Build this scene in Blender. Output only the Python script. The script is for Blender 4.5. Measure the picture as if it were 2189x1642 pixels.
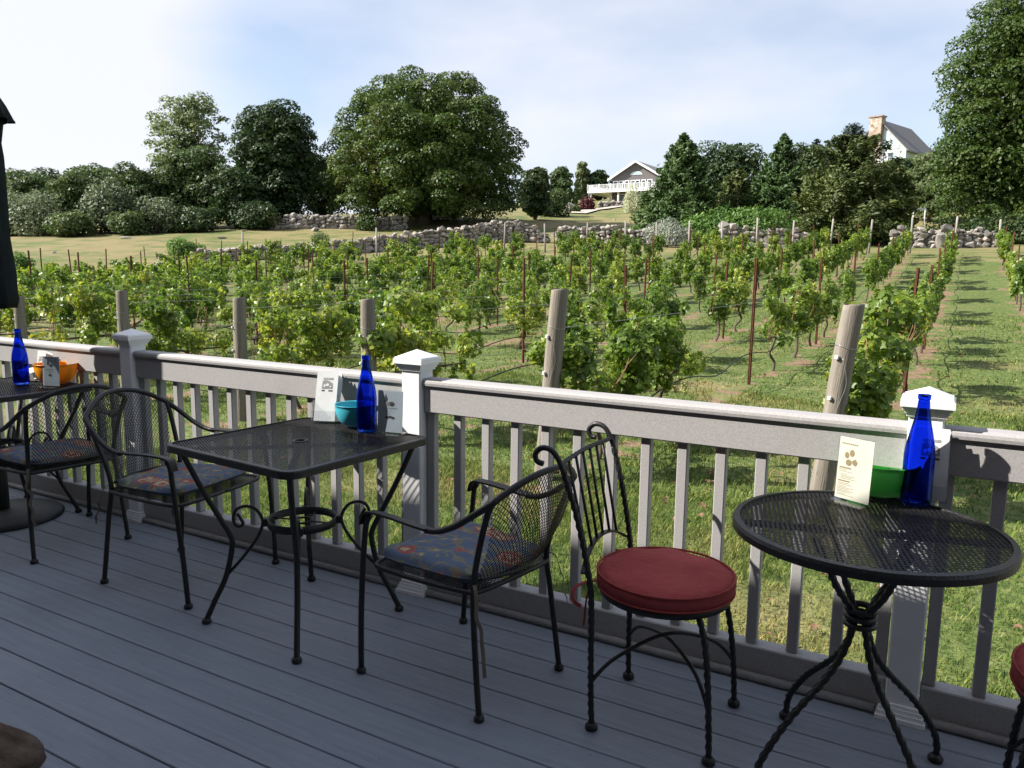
import bpy, bmesh, math, random
import numpy as np
from mathutils import Vector, Matrix
# ---------------------------------------------------------------- scene, camera, sky, sun
scene = bpy.context.scene
for o in list(bpy.data.objects): bpy.data.objects.remove(o)
col = scene.collection
R = math.radians
# world frame: x runs along the deck railing, y away over the vineyard, z up; deck surface at z = 0
CAM = np.array((0.0361, -2.5287, 1.3313)); YAW, PITCH, ROLL = 0.5130, 0.1434, 0.0122
FPX = 1655.7 / 2189.0
fw = np.array((-math.sin(YAW)*math.cos(PITCH), math.cos(YAW)*math.cos(PITCH), -math.sin(PITCH)))
rt0 = np.array((math.cos(YAW), math.sin(YAW), 0.0)); up0 = np.cross(rt0, fw)
rt = rt0*math.cos(ROLL) + up0*math.sin(ROLL); up = -rt0*math.sin(ROLL) + up0*math.cos(ROLL)
cam = bpy.data.cameras.new('camera'); cam_o = bpy.data.objects.new('camera', cam); col.objects.link(cam_o)
cam.sensor_width = 36.0; cam.lens = 36.0*FPX; cam.clip_start = 0.05; cam.clip_end = 3000.0
cam_o.matrix_world = Matrix(((rt[0], up[0], -fw[0], CAM[0]), (rt[1], up[1], -fw[1], CAM[1]), (rt[2], up[2], -fw[2], CAM[2]), (0, 0, 0, 1)))
scene.camera = cam_o
SUN_TRAVEL = Vector((1.0, 0.59, -0.94)).normalized()        # direction the sunlight travels
to_sun = -SUN_TRAVEL
SUN_EL = math.asin(to_sun.z)
world = bpy.data.worlds.new('World'); scene.world = world; world.use_nodes = True
wn = world.node_tree.nodes; wl = world.node_tree.links; wn.clear()
w_out = wn.new('ShaderNodeOutputWorld'); w_bg = wn.new('ShaderNodeBackground')
sky = wn.new('ShaderNodeTexSky'); sky.sky_type = 'NISHITA'; sky.sun_disc = False
sky.sun_elevation = SUN_EL; sky.sun_rotation = math.atan2(to_sun.x, to_sun.y)
sky.air_density = 1.0; sky.dust_density = 1.2; sky.ozone_density = 1.5; sky.altitude = 20
# thin summer cloud veil: soft noise on the sky direction, flattened towards the horizon
tc = wn.new('ShaderNodeTexCoord'); mp = wn.new('ShaderNodeMapping'); mp.inputs['Scale'].default_value = (1.3, 1.3, 3.4)
mp.inputs['Location'].default_value = (0.55, 0.2, 0.35)
nz = wn.new('ShaderNodeTexNoise'); nz.inputs['Scale'].default_value = 1.7; nz.inputs['Detail'].default_value = 5; nz.inputs['Roughness'].default_value = 0.5
rmp = wn.new('ShaderNodeValToRGB'); rmp.color_ramp.elements[0].position = 0.40; rmp.color_ramp.elements[1].position = 0.72
rmp.color_ramp.elements[0].color = (0.26, 0.26, 0.26, 1); rmp.color_ramp.elements[1].color = (0.95, 0.95, 0.95, 1)
mixc = wn.new('ShaderNodeMix'); mixc.data_type = 'RGBA'; mixc.inputs['B'].default_value = (5.0, 5.05, 5.55, 1)
wl.new(tc.outputs['Generated'], mp.inputs['Vector']); wl.new(mp.outputs['Vector'], nz.inputs['Vector'])
bank = Vector((-0.93, 0.30, 0.20)).normalized()          # the bank of bright cloud standing over the left of the vineyard
dp_ = wn.new('ShaderNodeVectorMath'); dp_.operation = 'DOT_PRODUCT'; dp_.inputs[1].default_value = bank; wl.new(tc.outputs['Generated'], dp_.inputs[0])
bk = wn.new('ShaderNodeMapRange'); bk.interpolation_type = 'SMOOTHSTEP'; bk.inputs['From Min'].default_value = 0.885; bk.inputs['From Max'].default_value = 1.0; bk.inputs['To Max'].default_value = 0.45; wl.new(dp_.outputs['Value'], bk.inputs['Value'])
ba = wn.new('ShaderNodeMath'); ba.operation = 'ADD'; wl.new(nz.outputs['Fac'], ba.inputs[0]); wl.new(bk.outputs['Result'], ba.inputs[1])
wl.new(ba.outputs[0], rmp.inputs['Fac']); wl.new(rmp.outputs['Color'], mixc.inputs['Factor'])
wl.new(sky.outputs['Color'], mixc.inputs['A']); wl.new(mixc.outputs['Result'], w_bg.inputs['Color'])
w_bg.inputs['Strength'].default_value = 0.085
wl.new(w_bg.outputs['Background'], w_out.inputs['Surface'])
sun = bpy.data.lights.new('sun', 'SUN'); sun.energy = 4.6; sun.angle = R(0.53); sun.color = (1.0, 0.955, 0.88)
sun_o = bpy.data.objects.new('sun', sun); col.objects.link(sun_o); sun_o.rotation_euler = SUN_TRAVEL.to_track_quat('-Z', 'Y').to_euler()
vs = scene.view_settings; vs.view_transform = 'Standard'; vs.look = 'None'; vs.gamma = 1.0; vs.use_curve_mapping = False
vs.exposure = 1.2
scene.cycles.max_bounces = 8; scene.cycles.transparent_max_bounces = 24; scene.cycles.caustics_refractive = False; scene.cycles.caustics_reflective = False

# ---------------------------------------------------------------- helpers
def tag(o, label=None, cat=None, group=None, kind=None):
    if label: o['label'] = label
    if cat: o['category'] = cat
    if group: o['group'] = group
    if kind: o['kind'] = kind
    return o
def empty(name, loc=(0, 0, 0), rz=0.0, scale=1.0):
    o = bpy.data.objects.new(name, None); col.objects.link(o); o.location = loc; o.rotation_euler = (0, 0, rz); o.scale = (scale,)*3
    o.empty_display_size = 0.1
    return o
def link(name, me, parent=None):
    o = bpy.data.objects.new(name, me); col.objects.link(o)
    if parent is not None: o.parent = parent
    return o
def copy_tree(o, parent=None):
    c = o.copy(); col.objects.link(c); c.parent = parent
    for ch in o.children: copy_tree(ch, c)
    return c
def np_mesh(name, V, F, mat, smooth=False):
    """V (n,3), F (m,k) uniform polygon size"""
    V = np.asarray(V, np.float32); F = np.asarray(F, np.int32); m, k = F.shape
    me = bpy.data.meshes.new(name); me.vertices.add(len(V)); me.vertices.foreach_set('co', V.ravel())
    me.loops.add(m*k); me.loops.foreach_set('vertex_index', F.ravel())
    me.polygons.add(m); me.polygons.foreach_set('loop_start', np.arange(0, m*k, k, dtype=np.int32)); me.polygons.foreach_set('loop_total', np.full(m, k, np.int32))
    if smooth: me.polygons.foreach_set('use_smooth', np.ones(m, bool))
    me.update(calc_edges=True); me.materials.append(mat)
    return me
class MB:
    def __init__(s): s.v = []; s.f = []; s.sm = []
    def add(s, V, F, smooth=False):
        n = len(s.v); s.v += [tuple(p) for p in V]; s.f += [tuple(i+n for i in f) for f in F]; s.sm += [smooth]*len(F); return s
    def box(s, lo, hi, bev=0.0, M=None):
        (x0, y0, z0), (x1, y1, z1) = lo, hi
        if bev <= 0:
            V = [(x0,y0,z0),(x1,y0,z0),(x1,y1,z0),(x0,y1,z0),(x0,y0,z1),(x1,y0,z1),(x1,y1,z1),(x0,y1,z1)]
            F = [(0,3,2,1),(4,5,6,7),(0,1,5,4),(1,2,6,5),(2,3,7,6),(3,0,4,7)]
        else:
            b = bev; V = []; idx = {}
            for i, x in enumerate((x0, x1)):
                for j, y in enumerate((y0, y1)):
                    for k, z in enumerate((z0, z1)):
                        sx, sy, sz = (b, -b)[i], (b, -b)[j], (b, -b)[k]
                        idx[i,j,k] = len(V); V += [(x, y+sy, z+sz), (x+sx, y, z+sz), (x+sx, y+sy, z)]
            F = []
            def q(*a): F.append(tuple(a))
            I = idx
            q(I[0,0,0],I[0,0,1],I[0,1,1],I[0,1,0]); q(I[1,0,0],I[1,1,0],I[1,1,1],I[1,0,1])
            q(I[0,0,0]+1,I[1,0,0]+1,I[1,0,1]+1,I[0,0,1]+1); q(I[0,1,0]+1,I[0,1,1]+1,I[1,1,1]+1,I[1,1,0]+1)
            q(I[0,0,0]+2,I[0,1,0]+2,I[1,1,0]+2,I[1,0,0]+2); q(I[0,0,1]+2,I[1,0,1]+2,I[1,1,1]+2,I[0,1,1]+2)
            for k in (0, 1):
                for (i, j) in ((0,0),(1,0),(1,1),(0,1)): pass
            for (i, j) in ((0,0),(1,1)): q(I[i,j,0],I[i,j,0]+1,I[i,j,1]+1,I[i,j,1])
            for (i, j) in ((1,0),(0,1)): q(I[i,j,0]+1,I[i,j,0],I[i,j,1],I[i,j,1]+1)
            for (j, k) in ((0,0),(1,1)): q(I[0,j,k]+1,I[0,j,k]+2,I[1,j,k]+2,I[1,j,k]+1)
            for (j, k) in ((1,0),(0,1)): q(I[0,j,k]+2,I[0,j,k]+1,I[1,j,k]+1,I[1,j,k]+2)
            for (i, k) in ((0,0),(1,1)): q(I[i,0,k]+2,I[i,0,k],I[i,1,k],I[i,1,k]+2)
            for (i, k) in ((1,0),(0,1)): q(I[i,0,k],I[i,0,k]+2,I[i,1,k]+2,I[i,1,k])
            for i in (0,1):
                for j in (0,1):
                    for k in (0,1): q(I[i,j,k], I[i,j,k]+1, I[i,j,k]+2)
        if M is not None: V = [tuple(M @ Vector(p)) for p in V]
        return s.add(V, F)
    def tube(s, pts, r, n=8, lobed=0.0, twist=None, caps=True, smooth=True, flat=None):
        """sweep along pts; r number or list; twist rad per metre with an n-gon section; flat=(w,h) box section"""
        P = [Vector(p) for p in pts]; m = len(P)
        rr = r if isinstance(r, (list, tuple)) else [r]*m
        T = []
        for i in range(m):
            a = P[max(i-1, 0)]; b = P[min(i+1, m-1)]; t = (b-a); T.append(t.normalized() if t.length > 1e-9 else Vector((0, 0, 1)))
        ref = Vector((0, 0, 1)) if abs(T[0].z) < 0.9 else Vector((1, 0, 0))
        N = (ref - T[0]*ref.dot(T[0])).normalized()
        V = []; ang = 0.0
        for i in range(m):
            if i: ang += (twist or 0)*(P[i]-P[i-1]).length
            N = (N - T[i]*N.dot(T[i])).normalized(); B = T[i].cross(N)
            if flat:
                w, h = flat[0]*0.5, flat[1]*0.5
                for (a, b) in ((w, h), (-w, h), (-w, -h), (w, -h)): V.append(P[i] + B*a + N*b)
            else:
                for k in range(n):
                    t = ang + 2*math.pi*k/n; V.append(P[i] + (N*math.cos(t) + B*math.sin(t))*(rr[i]*(1+lobed*math.cos(4*(t-ang)))))
        if flat: n = 4; smooth = False
        F = []
        for i in range(m-1):
            for k in range(n):
                a = i*n+k; b = i*n+(k+1) % n; F.append((a, b, b+n, a+n))
        if caps: F.append(tuple(range(n-1, -1, -1))); F.append(tuple((m-1)*n+k for k in range(n)))
        return s.add(V, F, smooth)
    def lathe(s, prof, n=24, c=(0, 0, 0), smooth=True, M=None):
        V = []; F = []; m = len(prof)
        for (r, z) in prof:
            for k in range(n):
                t = 2*math.pi*k/n; V.append((c[0]+r*math.cos(t), c[1]+r*math.sin(t), c[2]+z))
        for i in range(m-1):
            for k in range(n):
                a = i*n+k; b = i*n+(k+1) % n; F.append((a, b, b+n, a+n))
        if M is not None: V = [tuple(M @ Vector(p)) for p in V]
        return s.add(V, F, smooth)
    def mesh(s, name, mat):
        me = bpy.data.meshes.new(name); me.from_pydata(s.v, [], s.f); me.materials.append(mat)
        if any(s.sm): me.polygons.foreach_set('use_smooth', s.sm)
        me.update(); return me
    def build(s, name, mat, parent=None): return link(name, s.mesh(name, mat), parent)
def smooth_path(pts, k=6):
    """Catmull-Rom through pts"""
    P = [np.array(p, float) for p in pts]; out = []
    for i in range(len(P)-1):
        a = P[max(i-1, 0)]; b = P[i]; c = P[i+1]; d = P[min(i+2, len(P)-1)]
        for j in range(k):
            t = j/k; out.append(tuple(0.5*((2*b) + (c-a)*t + (2*a-5*b+4*c-d)*t*t + (3*b-a-3*c+d)*t**3)))
    out.append(tuple(P[-1])); return out

# ---------------------------------------------------------------- materials
def new_mat(name):
    m = bpy.data.materials.new(name); m.use_nodes = True; nt = m.node_tree; b = nt.nodes['Principled BSDF']; return m, nt.nodes, nt.links, b
def ramp(n, stops):
    r = n.new('ShaderNodeValToRGB'); e = r.color_ramp.elements
    e[0].position, e[0].color = stops[0][0], (*stops[0][1], 1); e[1].position, e[1].color = stops[-1][0], (*stops[-1][1], 1)
    for p, c in stops[1:-1]: x = e.new(p); x.color = (*c, 1)
    return r
def mat_noise(name, stops, scale=8.0, detail=4.0, rough=0.6, bump=0.0, stretch=(1, 1, 1), bscale=None, spec=0.5, metal=0.0, coord='Object', rnd=0.0):
    m, n, l, b = new_mat(name)
    t = n.new('ShaderNodeTexCoord'); mp = n.new('ShaderNodeMapping'); mp.inputs['Scale'].default_value = stretch
    z = n.new('ShaderNodeTexNoise'); z.inputs['Scale'].default_value = scale; z.inputs['Detail'].default_value = detail; z.inputs['Roughness'].default_value = 0.6
    r = ramp(n, stops); l.new(t.outputs[coord], mp.inputs['Vector']); l.new(mp.outputs['Vector'], z.inputs['Vector'])
    if rnd:
        oi = n.new('ShaderNodeObjectInfo'); ma = n.new('ShaderNodeMath'); ma.operation = 'MULTIPLY_ADD'; ma.inputs[1].default_value = rnd; ma.inputs[2].default_value = -rnd/2
        ad = n.new('ShaderNodeMath'); ad.operation = 'ADD'; l.new(oi.outputs['Random'], ma.inputs[0]); l.new(ma.outputs[0], ad.inputs[0]); l.new(z.outputs['Fac'], ad.inputs[1]); l.new(ad.outputs[0], r.inputs['Fac'])
    else: l.new(z.outputs['Fac'], r.inputs['Fac'])
    l.new(r.outputs['Color'], b.inputs['Base Color'])
    b.inputs['Roughness'].default_value = rough; b.inputs['Specular IOR Level'].default_value = spec; b.inputs['Metallic'].default_value = metal
    if bump:
        z2 = n.new('ShaderNodeTexNoise'); z2.inputs['Scale'].default_value = bscale or scale*4; z2.inputs['Detail'].default_value = 5
        l.new(mp.outputs['Vector'], z2.inputs['Vector'])
        bp = n.new('ShaderNodeBump'); bp.inputs['Strength'].default_value = bump; bp.inputs['Distance'].default_value = 0.01
        l.new(z2.outputs['Fac'], bp.inputs['Height']); l.new(bp.outputs['Normal'], b.inputs['Normal'])
    return m
def mat_leaf(name, stops, scale=0.35, transl=0.35, rough=0.55, fine=3.0, rnd=0.15):
    """two noise octaves (clump and leaf size) pick the leaf colour; diffuse + translucent leaf"""
    m, n, l, b = new_mat(name); out = n['Material Output']
    g = n.new('ShaderNodeNewGeometry'); t = n.new('ShaderNodeTexCoord')
    z = n.new('ShaderNodeTexNoise'); z.inputs['Scale'].default_value = scale; z.inputs['Detail'].default_value = 3
    z2 = n.new('ShaderNodeTexWhiteNoise'); z2.noise_dimensions = '1D'
    l.new(g.outputs['Position'], z.inputs['Vector']); l.new(g.outputs['Random Per Island'], z2.inputs['W'])
    oi = n.new('ShaderNodeObjectInfo')
    a = n.new('ShaderNodeMath'); a.operation = 'MULTIPLY_ADD'; a.inputs[1].default_value = 0.34; l.new(z2.outputs['Value'], a.inputs[0])
    a2 = n.new('ShaderNodeMath'); a2.operation = 'MULTIPLY_ADD'; a2.inputs[1].default_value = rnd; l.new(oi.outputs['Random'], a2.inputs[0])
    z3 = n.new('ShaderNodeMath'); z3.operation = 'SUBTRACT'; z3.inputs[1].default_value = 0.17+rnd/2; l.new(z.outputs['Fac'], z3.inputs[0])
    l.new(z3.outputs[0], a.inputs[2]); l.new(a.outputs[0], a2.inputs[2])
    r = ramp(n, stops); l.new(a2.outputs[0], r.inputs['Fac'])
    l.new(r.outputs['Color'], b.inputs['Base Color']); b.inputs['Roughness'].default_value = rough; b.inputs['Specular IOR Level'].default_value = 0.35
    tr = n.new('ShaderNodeBsdfTranslucent'); hs = n.new('ShaderNodeHueSaturation'); hs.inputs['Saturation'].default_value = 1.1; hs.inputs['Value'].default_value = 1.5
    l.new(r.outputs['Color'], hs.inputs['Color']); l.new(hs.outputs['Color'], tr.inputs['Color'])
    mx = n.new('ShaderNodeMixShader'); mx.inputs['Fac'].default_value = transl
    l.new(b.outputs['BSDF'], mx.inputs[1]); l.new(tr.outputs['BSDF'], mx.inputs[2]); l.new(mx.outputs['Shader'], out.inputs['Surface'])
    return m
def mat_plain(name, c, rough=0.5, metal=0.0, spec=0.5, bump=0.0):
    d = tuple(x*0.86 for x in c); return mat_noise(name, [(0.3, d), (0.7, c)], 14.0, 3.0, rough, bump, spec=spec, metal=metal)
def mat_thin(name, tint, refl=0.06, rough=0.03, edge=None):
    """thin clear or coloured plastic / glass wall: tinted see-through plus a fresnel reflection"""
    m, n, l, b = new_mat(name); out = n['Material Output']
    t = n.new('ShaderNodeBsdfTransparent'); t.inputs['Color'].default_value = (*tint, 1)
    g = n.new('ShaderNodeBsdfGlossy'); g.inputs['Roughness'].default_value = rough
    lw = n.new('ShaderNodeLayerWeight'); lw.inputs['Blend'].default_value = 0.5
    pw = n.new('ShaderNodeMath'); pw.operation = 'POWER'; pw.inputs[1].default_value = 5.0; l.new(lw.outputs['Facing'], pw.inputs[0])
    f = n.new('ShaderNodeMath'); f.operation = 'MULTIPLY_ADD'; f.inputs[1].default_value = 0.8; f.inputs[2].default_value = 0.045; l.new(pw.outputs[0], f.inputs[0])
    if edge:
        p2 = n.new('ShaderNodeMath'); p2.operation = 'POWER'; p2.inputs[1].default_value = 2.2; l.new(lw.outputs['Facing'], p2.inputs[0])
        ec = n.new('ShaderNodeMix'); ec.data_type = 'RGBA'; ec.inputs['A'].default_value = (*tint, 1); ec.inputs['B'].default_value = (*edge, 1); l.new(p2.outputs[0], ec.inputs['Factor']); l.new(ec.outputs['Result'], t.inputs['Color'])
    mx = n.new('ShaderNodeMixShader'); l.new(f.outputs[0], mx.inputs['Fac']); l.new(t.outputs['BSDF'], mx.inputs[1]); l.new(g.outputs['BSDF'], mx.inputs[2])
    l.new(mx.outputs['Shader'], out.inputs['Surface']); return m

M_iron = mat_noise('black_iron', [(0.3, (0.010, 0.010, 0.011)), (0.7, (0.022, 0.021, 0.021))], 30, 4, 0.42, 0.25, bscale=160, spec=0.45)
M_white = mat_noise('white_vinyl', [(0.3, (0.78, 0.78, 0.78)), (0.7, (0.84, 0.84, 0.835))], 6, 4, 0.38)
M_rail = mat_noise('grey_composite', [(0.30, (0.285, 0.272, 0.270)), (0.5, (0.340, 0.326, 0.322)), (0.72, (0.40, 0.385, 0.380))], 190, 4, 0.66, 0.10, bscale=420)
M_deck = mat_noise('deck_composite', [(0.2, (0.175, 0.205, 0.248)), (0.5, (0.228, 0.262, 0.310)), (0.8, (0.275, 0.308, 0.352))], 9, 8, 0.55, 0.30, stretch=(0.35, 5, 1), bscale=60, rnd=0.22)
M_trim = mat_noise('trim_composite', [(0.25, (0.22, 0.21, 0.205)), (0.75, (0.30, 0.29, 0.285))], 25, 5, 0.6, 0.3)
M_under = mat_plain('under_deck', (0.035, 0.030, 0.026), 0.9)
M_red = mat_noise('red_cushion_cloth', [(0.3, (0.30, 0.052, 0.052)), (0.7, (0.40, 0.080, 0.076))], 7, 5, 0.9, 0.6, bscale=38, spec=0.2)
def scuff(m, scale=1.6, dirt=(0.10, 0.09, 0.08), amount=0.35, speck=0.6):
    """worn patches and dark specks laid over a material's colour"""
    n = m.node_tree.nodes; l = m.node_tree.links; b = n['Principled BSDF']; src = b.inputs['Base Color'].links[0].from_socket
    g = n.new('ShaderNodeNewGeometry'); z = n.new('ShaderNodeTexNoise'); z.inputs['Scale'].default_value = scale; z.inputs['Detail'].default_value = 7; z.inputs['Roughness'].default_value = 0.68; l.new(g.outputs['Position'], z.inputs['Vector'])
    r = n.new('ShaderNodeMapRange'); r.interpolation_type = 'SMOOTHSTEP'; r.inputs['From Min'].default_value = 0.50; r.inputs['From Max'].default_value = 0.78; r.inputs['To Max'].default_value = amount; l.new(z.outputs['Fac'], r.inputs['Value'])
    k = n.new('ShaderNodeMix'); k.data_type = 'RGBA'; k.inputs['B'].default_value = (*dirt, 1); l.new(r.outputs['Result'], k.inputs['Factor']); l.new(src, k.inputs['A'])
    v = n.new('ShaderNodeTexVoronoi'); v.inputs['Scale'].default_value = 11.0; l.new(g.outputs['Position'], v.inputs['Vector'])
    r2 = n.new('ShaderNodeMapRange'); r2.inputs['From Min'].default_value = 0.045; r2.inputs['From Max'].default_value = 0.02; r2.inputs['To Max'].default_value = speck; l.new(v.outputs['Distance'], r2.inputs['Value'])
    k2 = n.new('ShaderNodeMix'); k2.data_type = 'RGBA'; k2.inputs['B'].default_value = (0.03, 0.026, 0.022, 1); l.new(r2.outputs['Result'], k2.inputs['Factor']); l.new(k.outputs['Result'], k2.inputs['A']); l.new(k2.outputs['Result'], b.inputs['Base Color'])
scuff(M_deck); scuff(M_rail, 2.2, (0.24, 0.225, 0.21), 0.30, 0.0); scuff(M_white, 3.0, (0.62, 0.61, 0.58), 0.35, 0.0)
M_umb = mat_noise('dark_canvas', [(0.3, (0.008, 0.012, 0.013)), (0.7, (0.016, 0.022, 0.022))], 10, 4, 0.85, 0.3, bscale=300, spec=0.2)
M_bronze = mat_plain('bronze_pole', (0.035, 0.028, 0.022), 0.5, 0.3)
M_baseg = mat_noise('umbrella_base', [(0.3, (0.018, 0.022, 0.020)), (0.7, (0.035, 0.040, 0.036))], 12, 4, 0.6, 0.2)
M_wood = mat_noise('weathered_post_wood', [(0.15, (0.11, 0.088, 0.068)), (0.5, (0.205, 0.178, 0.145)), (0.85, (0.30, 0.27, 0.23))], 7, 8, 0.85, 0.6, stretch=(4, 4, 0.25), bscale=30)
M_wood2 = mat_noise('grey_post_wood', [(0.2, (0.17, 0.15, 0.13)), (0.8, (0.33, 0.305, 0.27))], 6, 6, 0.9, 0.5, stretch=(4, 4, 0.3), rnd=0.25)
M_rust = mat_noise('rusty_steel', [(0.2, (0.055, 0.018, 0.010)), (0.5, (0.125, 0.040, 0.020)), (0.8, (0.20, 0.075, 0.035))], 14, 6, 0.8, 0.4, rnd=0.2)
M_hose = mat_plain('black_hose', (0.012, 0.012, 0.012), 0.5)
M_wire = mat_plain('galvanised_wire', (0.42, 0.43, 0.44), 0.4, 0.6)
M_tagw = mat_plain('white_clip', (0.72, 0.72, 0.70), 0.4)
M_bark = mat_noise('bark', [(0.2, (0.045, 0.035, 0.027)), (0.8, (0.12, 0.10, 0.08))], 5, 6, 0.95, 0.8, stretch=(3, 3, 0.5))
M_vinewood = mat_noise('vine_wood', [(0.2, (0.05, 0.036, 0.026)), (0.8, (0.13, 0.095, 0.07))], 18, 6, 0.95, 0.8, stretch=(3, 3, 0.6))
M_cane = mat_noise('vine_cane', [(0.2, (0.18, 0.085, 0.04)), (0.8, (0.30, 0.16, 0.08))], 10, 4, 0.7)
M_grape = mat_noise('white_grapes', [(0.2, (0.20, 0.24, 0.055)), (0.8, (0.36, 0.36, 0.11))], 12, 3, 0.35, rnd=0.3)
M_vineL = mat_leaf('vine_leaf', [(0.12, (0.042, 0.084, 0.015)), (0.40, (0.100, 0.165, 0.027)), (0.62, (0.190, 0.258, 0.045)), (0.84, (0.35, 0.36, 0.065)), (0.98, (0.44, 0.37, 0.07))], 0.9, 0.40, 0.42, rnd=0.20)
M_maple = mat_leaf('maple_leaf', [(0.15, (0.028, 0.058, 0.012)), (0.5, (0.062, 0.105, 0.022)), (0.75, (0.105, 0.135, 0.034)), (0.95, (0.17, 0.12, 0.04))], 0.22, 0.28)
M_oak = mat_leaf('dark_tree_leaf', [(0.15, (0.020, 0.042, 0.013)), (0.55, (0.045, 0.078, 0.025)), (0.9, (0.10, 0.125, 0.045))], 0.25, 0.25)
M_poplar = mat_leaf('poplar_leaf', [(0.15, (0.075, 0.105, 0.042)), (0.55, (0.155, 0.195, 0.085)), (0.9, (0.28, 0.30, 0.17))], 0.4, 0.40)
M_scrub = mat_leaf('scrub_leaf', [(0.15, (0.030, 0.058, 0.018)), (0.55, (0.075, 0.115, 0.035)), (0.9, (0.15, 0.18, 0.07))], 0.25, 0.3)
M_olive = mat_leaf('olive_scrub_leaf', [(0.15, (0.060, 0.082, 0.040)), (0.55, (0.125, 0.155, 0.080)), (0.9, (0.24, 0.26, 0.17))], 0.3, 0.3)
M_silver = mat_leaf('silver_leaf', [(0.15, (0.16, 0.19, 0.14)), (0.55, (0.34, 0.37, 0.30)), (0.9, (0.55, 0.57, 0.50))], 0.8, 0.25)
M_cedar = mat_leaf('cedar_needles', [(0.15, (0.030, 0.064, 0.016)), (0.55, (0.068, 0.120, 0.032)), (0.9, (0.135, 0.19, 0.06))], 0.35, 0.18)
M_cedar2 = mat_leaf('olive_cedar_needles', [(0.15, (0.034, 0.050, 0.013)), (0.55, (0.080, 0.105, 0.026)), (0.9, (0.17, 0.195, 0.05))], 0.3, 0.18)
M_spruce = mat_leaf('blue_spruce_needles', [(0.15, (0.03, 0.05, 0.045)), (0.55, (0.06, 0.085, 0.08)), (0.9, (0.12, 0.15, 0.14))], 0.4, 0.15)
M_hedge = mat_leaf('hedge_leaf', [(0.15, (0.045, 0.105, 0.020)), (0.55, (0.105, 0.195, 0.038)), (0.9, (0.24, 0.32, 0.11))], 0.6, 0.3)
M_barb = mat_leaf('barberry_leaf', [(0.15, (0.04, 0.010, 0.012)), (0.55, (0.085, 0.020, 0.022)), (0.9, (0.14, 0.05, 0.04))], 0.6, 0.25)
M_bloom = mat_leaf('white_blossom', [(0.15, (0.10, 0.16, 0.05)), (0.5, (0.45, 0.47, 0.30)), (0.9, (0.75, 0.74, 0.58))], 0.7, 0.3)
M_stone = mat_noise('field_stone', [(0.10, (0.10, 0.092, 0.082)), (0.42, (0.22, 0.20, 0.18)), (0.7, (0.33, 0.295, 0.26)), (0.95, (0.46, 0.37, 0.30))], 2.6, 6, 0.9, 0.5, bscale=14, rnd=0.55)
# ---------------------------------------------------------------- terrain: a thin-plate surface through surveyed heights
_CT = np.array([(-14.0, -6.0, -0.42), (-14.0, 0.0, -0.42), (-14.0, 5.0, -0.42), (-14.0, 10.0, -0.39), (-8.0, -6.0, -0.42), (-8.0, 0.0, -0.42), (-8.0, 5.0, -0.42), (-8.0, 10.0, -0.39), (-3.0, -6.0, -0.42), (-3.0, 0.0, -0.42), (-3.0, 5.0, -0.42), (-3.0, 10.0, -0.39), (2.0, -6.0, -0.42), (2.0, 0.0, -0.42), (2.0, 5.0, -0.42), (2.0, 10.0, -0.39), (8.0, -6.0, -0.42), (8.0, 0.0, -0.42), (8.0, 5.0, -0.42), (8.0, 10.0, -0.39), (-2.7, 16.7, -0.22), (-8.0, 17.0, -0.2), (2.0, 17.0, -0.2), (-2.5, 25.0, 0.3), (3.0, 25.0, 0.35), (-10.0, 25.0, 0.35), (-2.4, 35.0, 1.2), (4.0, 35.0, 1.2), (-15.0, 35.0, 1.2), (-20.0, 12.0, -0.2), (-25.0, 20.0, 0.2), (-21.77, 50.0, 3.14), (-13.09, 50.0, 3.01), (-6.48, 50.0, 2.87), (-1.94, 50.0, 2.78), (1.79, 50.0, 2.77), (-37.24, 20.39, 0.44), (-41.51, 33.27, 1.71), (-31.12, 14.5, 0.06), (-40.65, 26.66, 0.86), (-39.53, 37.95, 2.25), (-36.68, 43.15, 2.88), (-44.91, 33.71, 1.89), (-30.61, 52.54, 3.96), (-33.6, 48.46, 3.5), (-27.9, 54.05, 3.85), (-19.72, 56.3, 3.59), (-12.13, 60.55, 3.44), (-1.36, 64.32, 3.58), (1.96, 65.03, 3.59), (-61.6, 58.59, 5.85), (-51.68, 64.19, 5.89), (-52.01, 68.82, 6.96), (-42.42, 72.97, 6.41), (-36.99, 79.58, 6.9), (-81.46, 42.49, 4.23), (-73.5, 49.41, 4.93), (-68.38, 57.06, 5.68), (-52.08, 26.14, 1.61), (-60.11, 35.74, 2.85), (-52.5, 108.6, 10.76), (-51.32, 126.98, 12.69), (-61.44, 144.89, 15.27), (-54.91, 148.56, 15.17), (-37.36, 93.53, 8.32), (-48.1, 93.4, 9.05), (-27.58, 93.37, 9.1), (-20.14, 97.67, 9.77), (-7.72, 104.84, 10.8), (4.32, 99.76, 9.2), (-12.23, 161.97, 20.98), (3.01, 164.47, 19.25), (-33.65, 143.46, 17.07), (-215.61, 109.87, 13.11), (-179.35, 153.82, 15.09), (-133.26, 180.22, 17.71), (-116.87, 237.2, 25.91), (-49.11, 276.69, 33.86)])
def _fit(P):
    n = len(P); X = P[:, :2]/50.0; d = np.linalg.norm(X[:, None]-X[None], axis=2); K = np.where(d > 0, d*d*np.log(d+1e-12), 0)
    A = np.zeros((n+3, n+3)); A[:n, :n] = K + 0.001*np.eye(n); A[:n, n] = 1; A[:n, n+1:] = X; A[n, :n] = 1; A[n+1:, :n] = X.T
    return np.linalg.solve(A, np.concatenate([P[:, 2], np.zeros(3)]))
_W = _fit(_CT)
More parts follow.
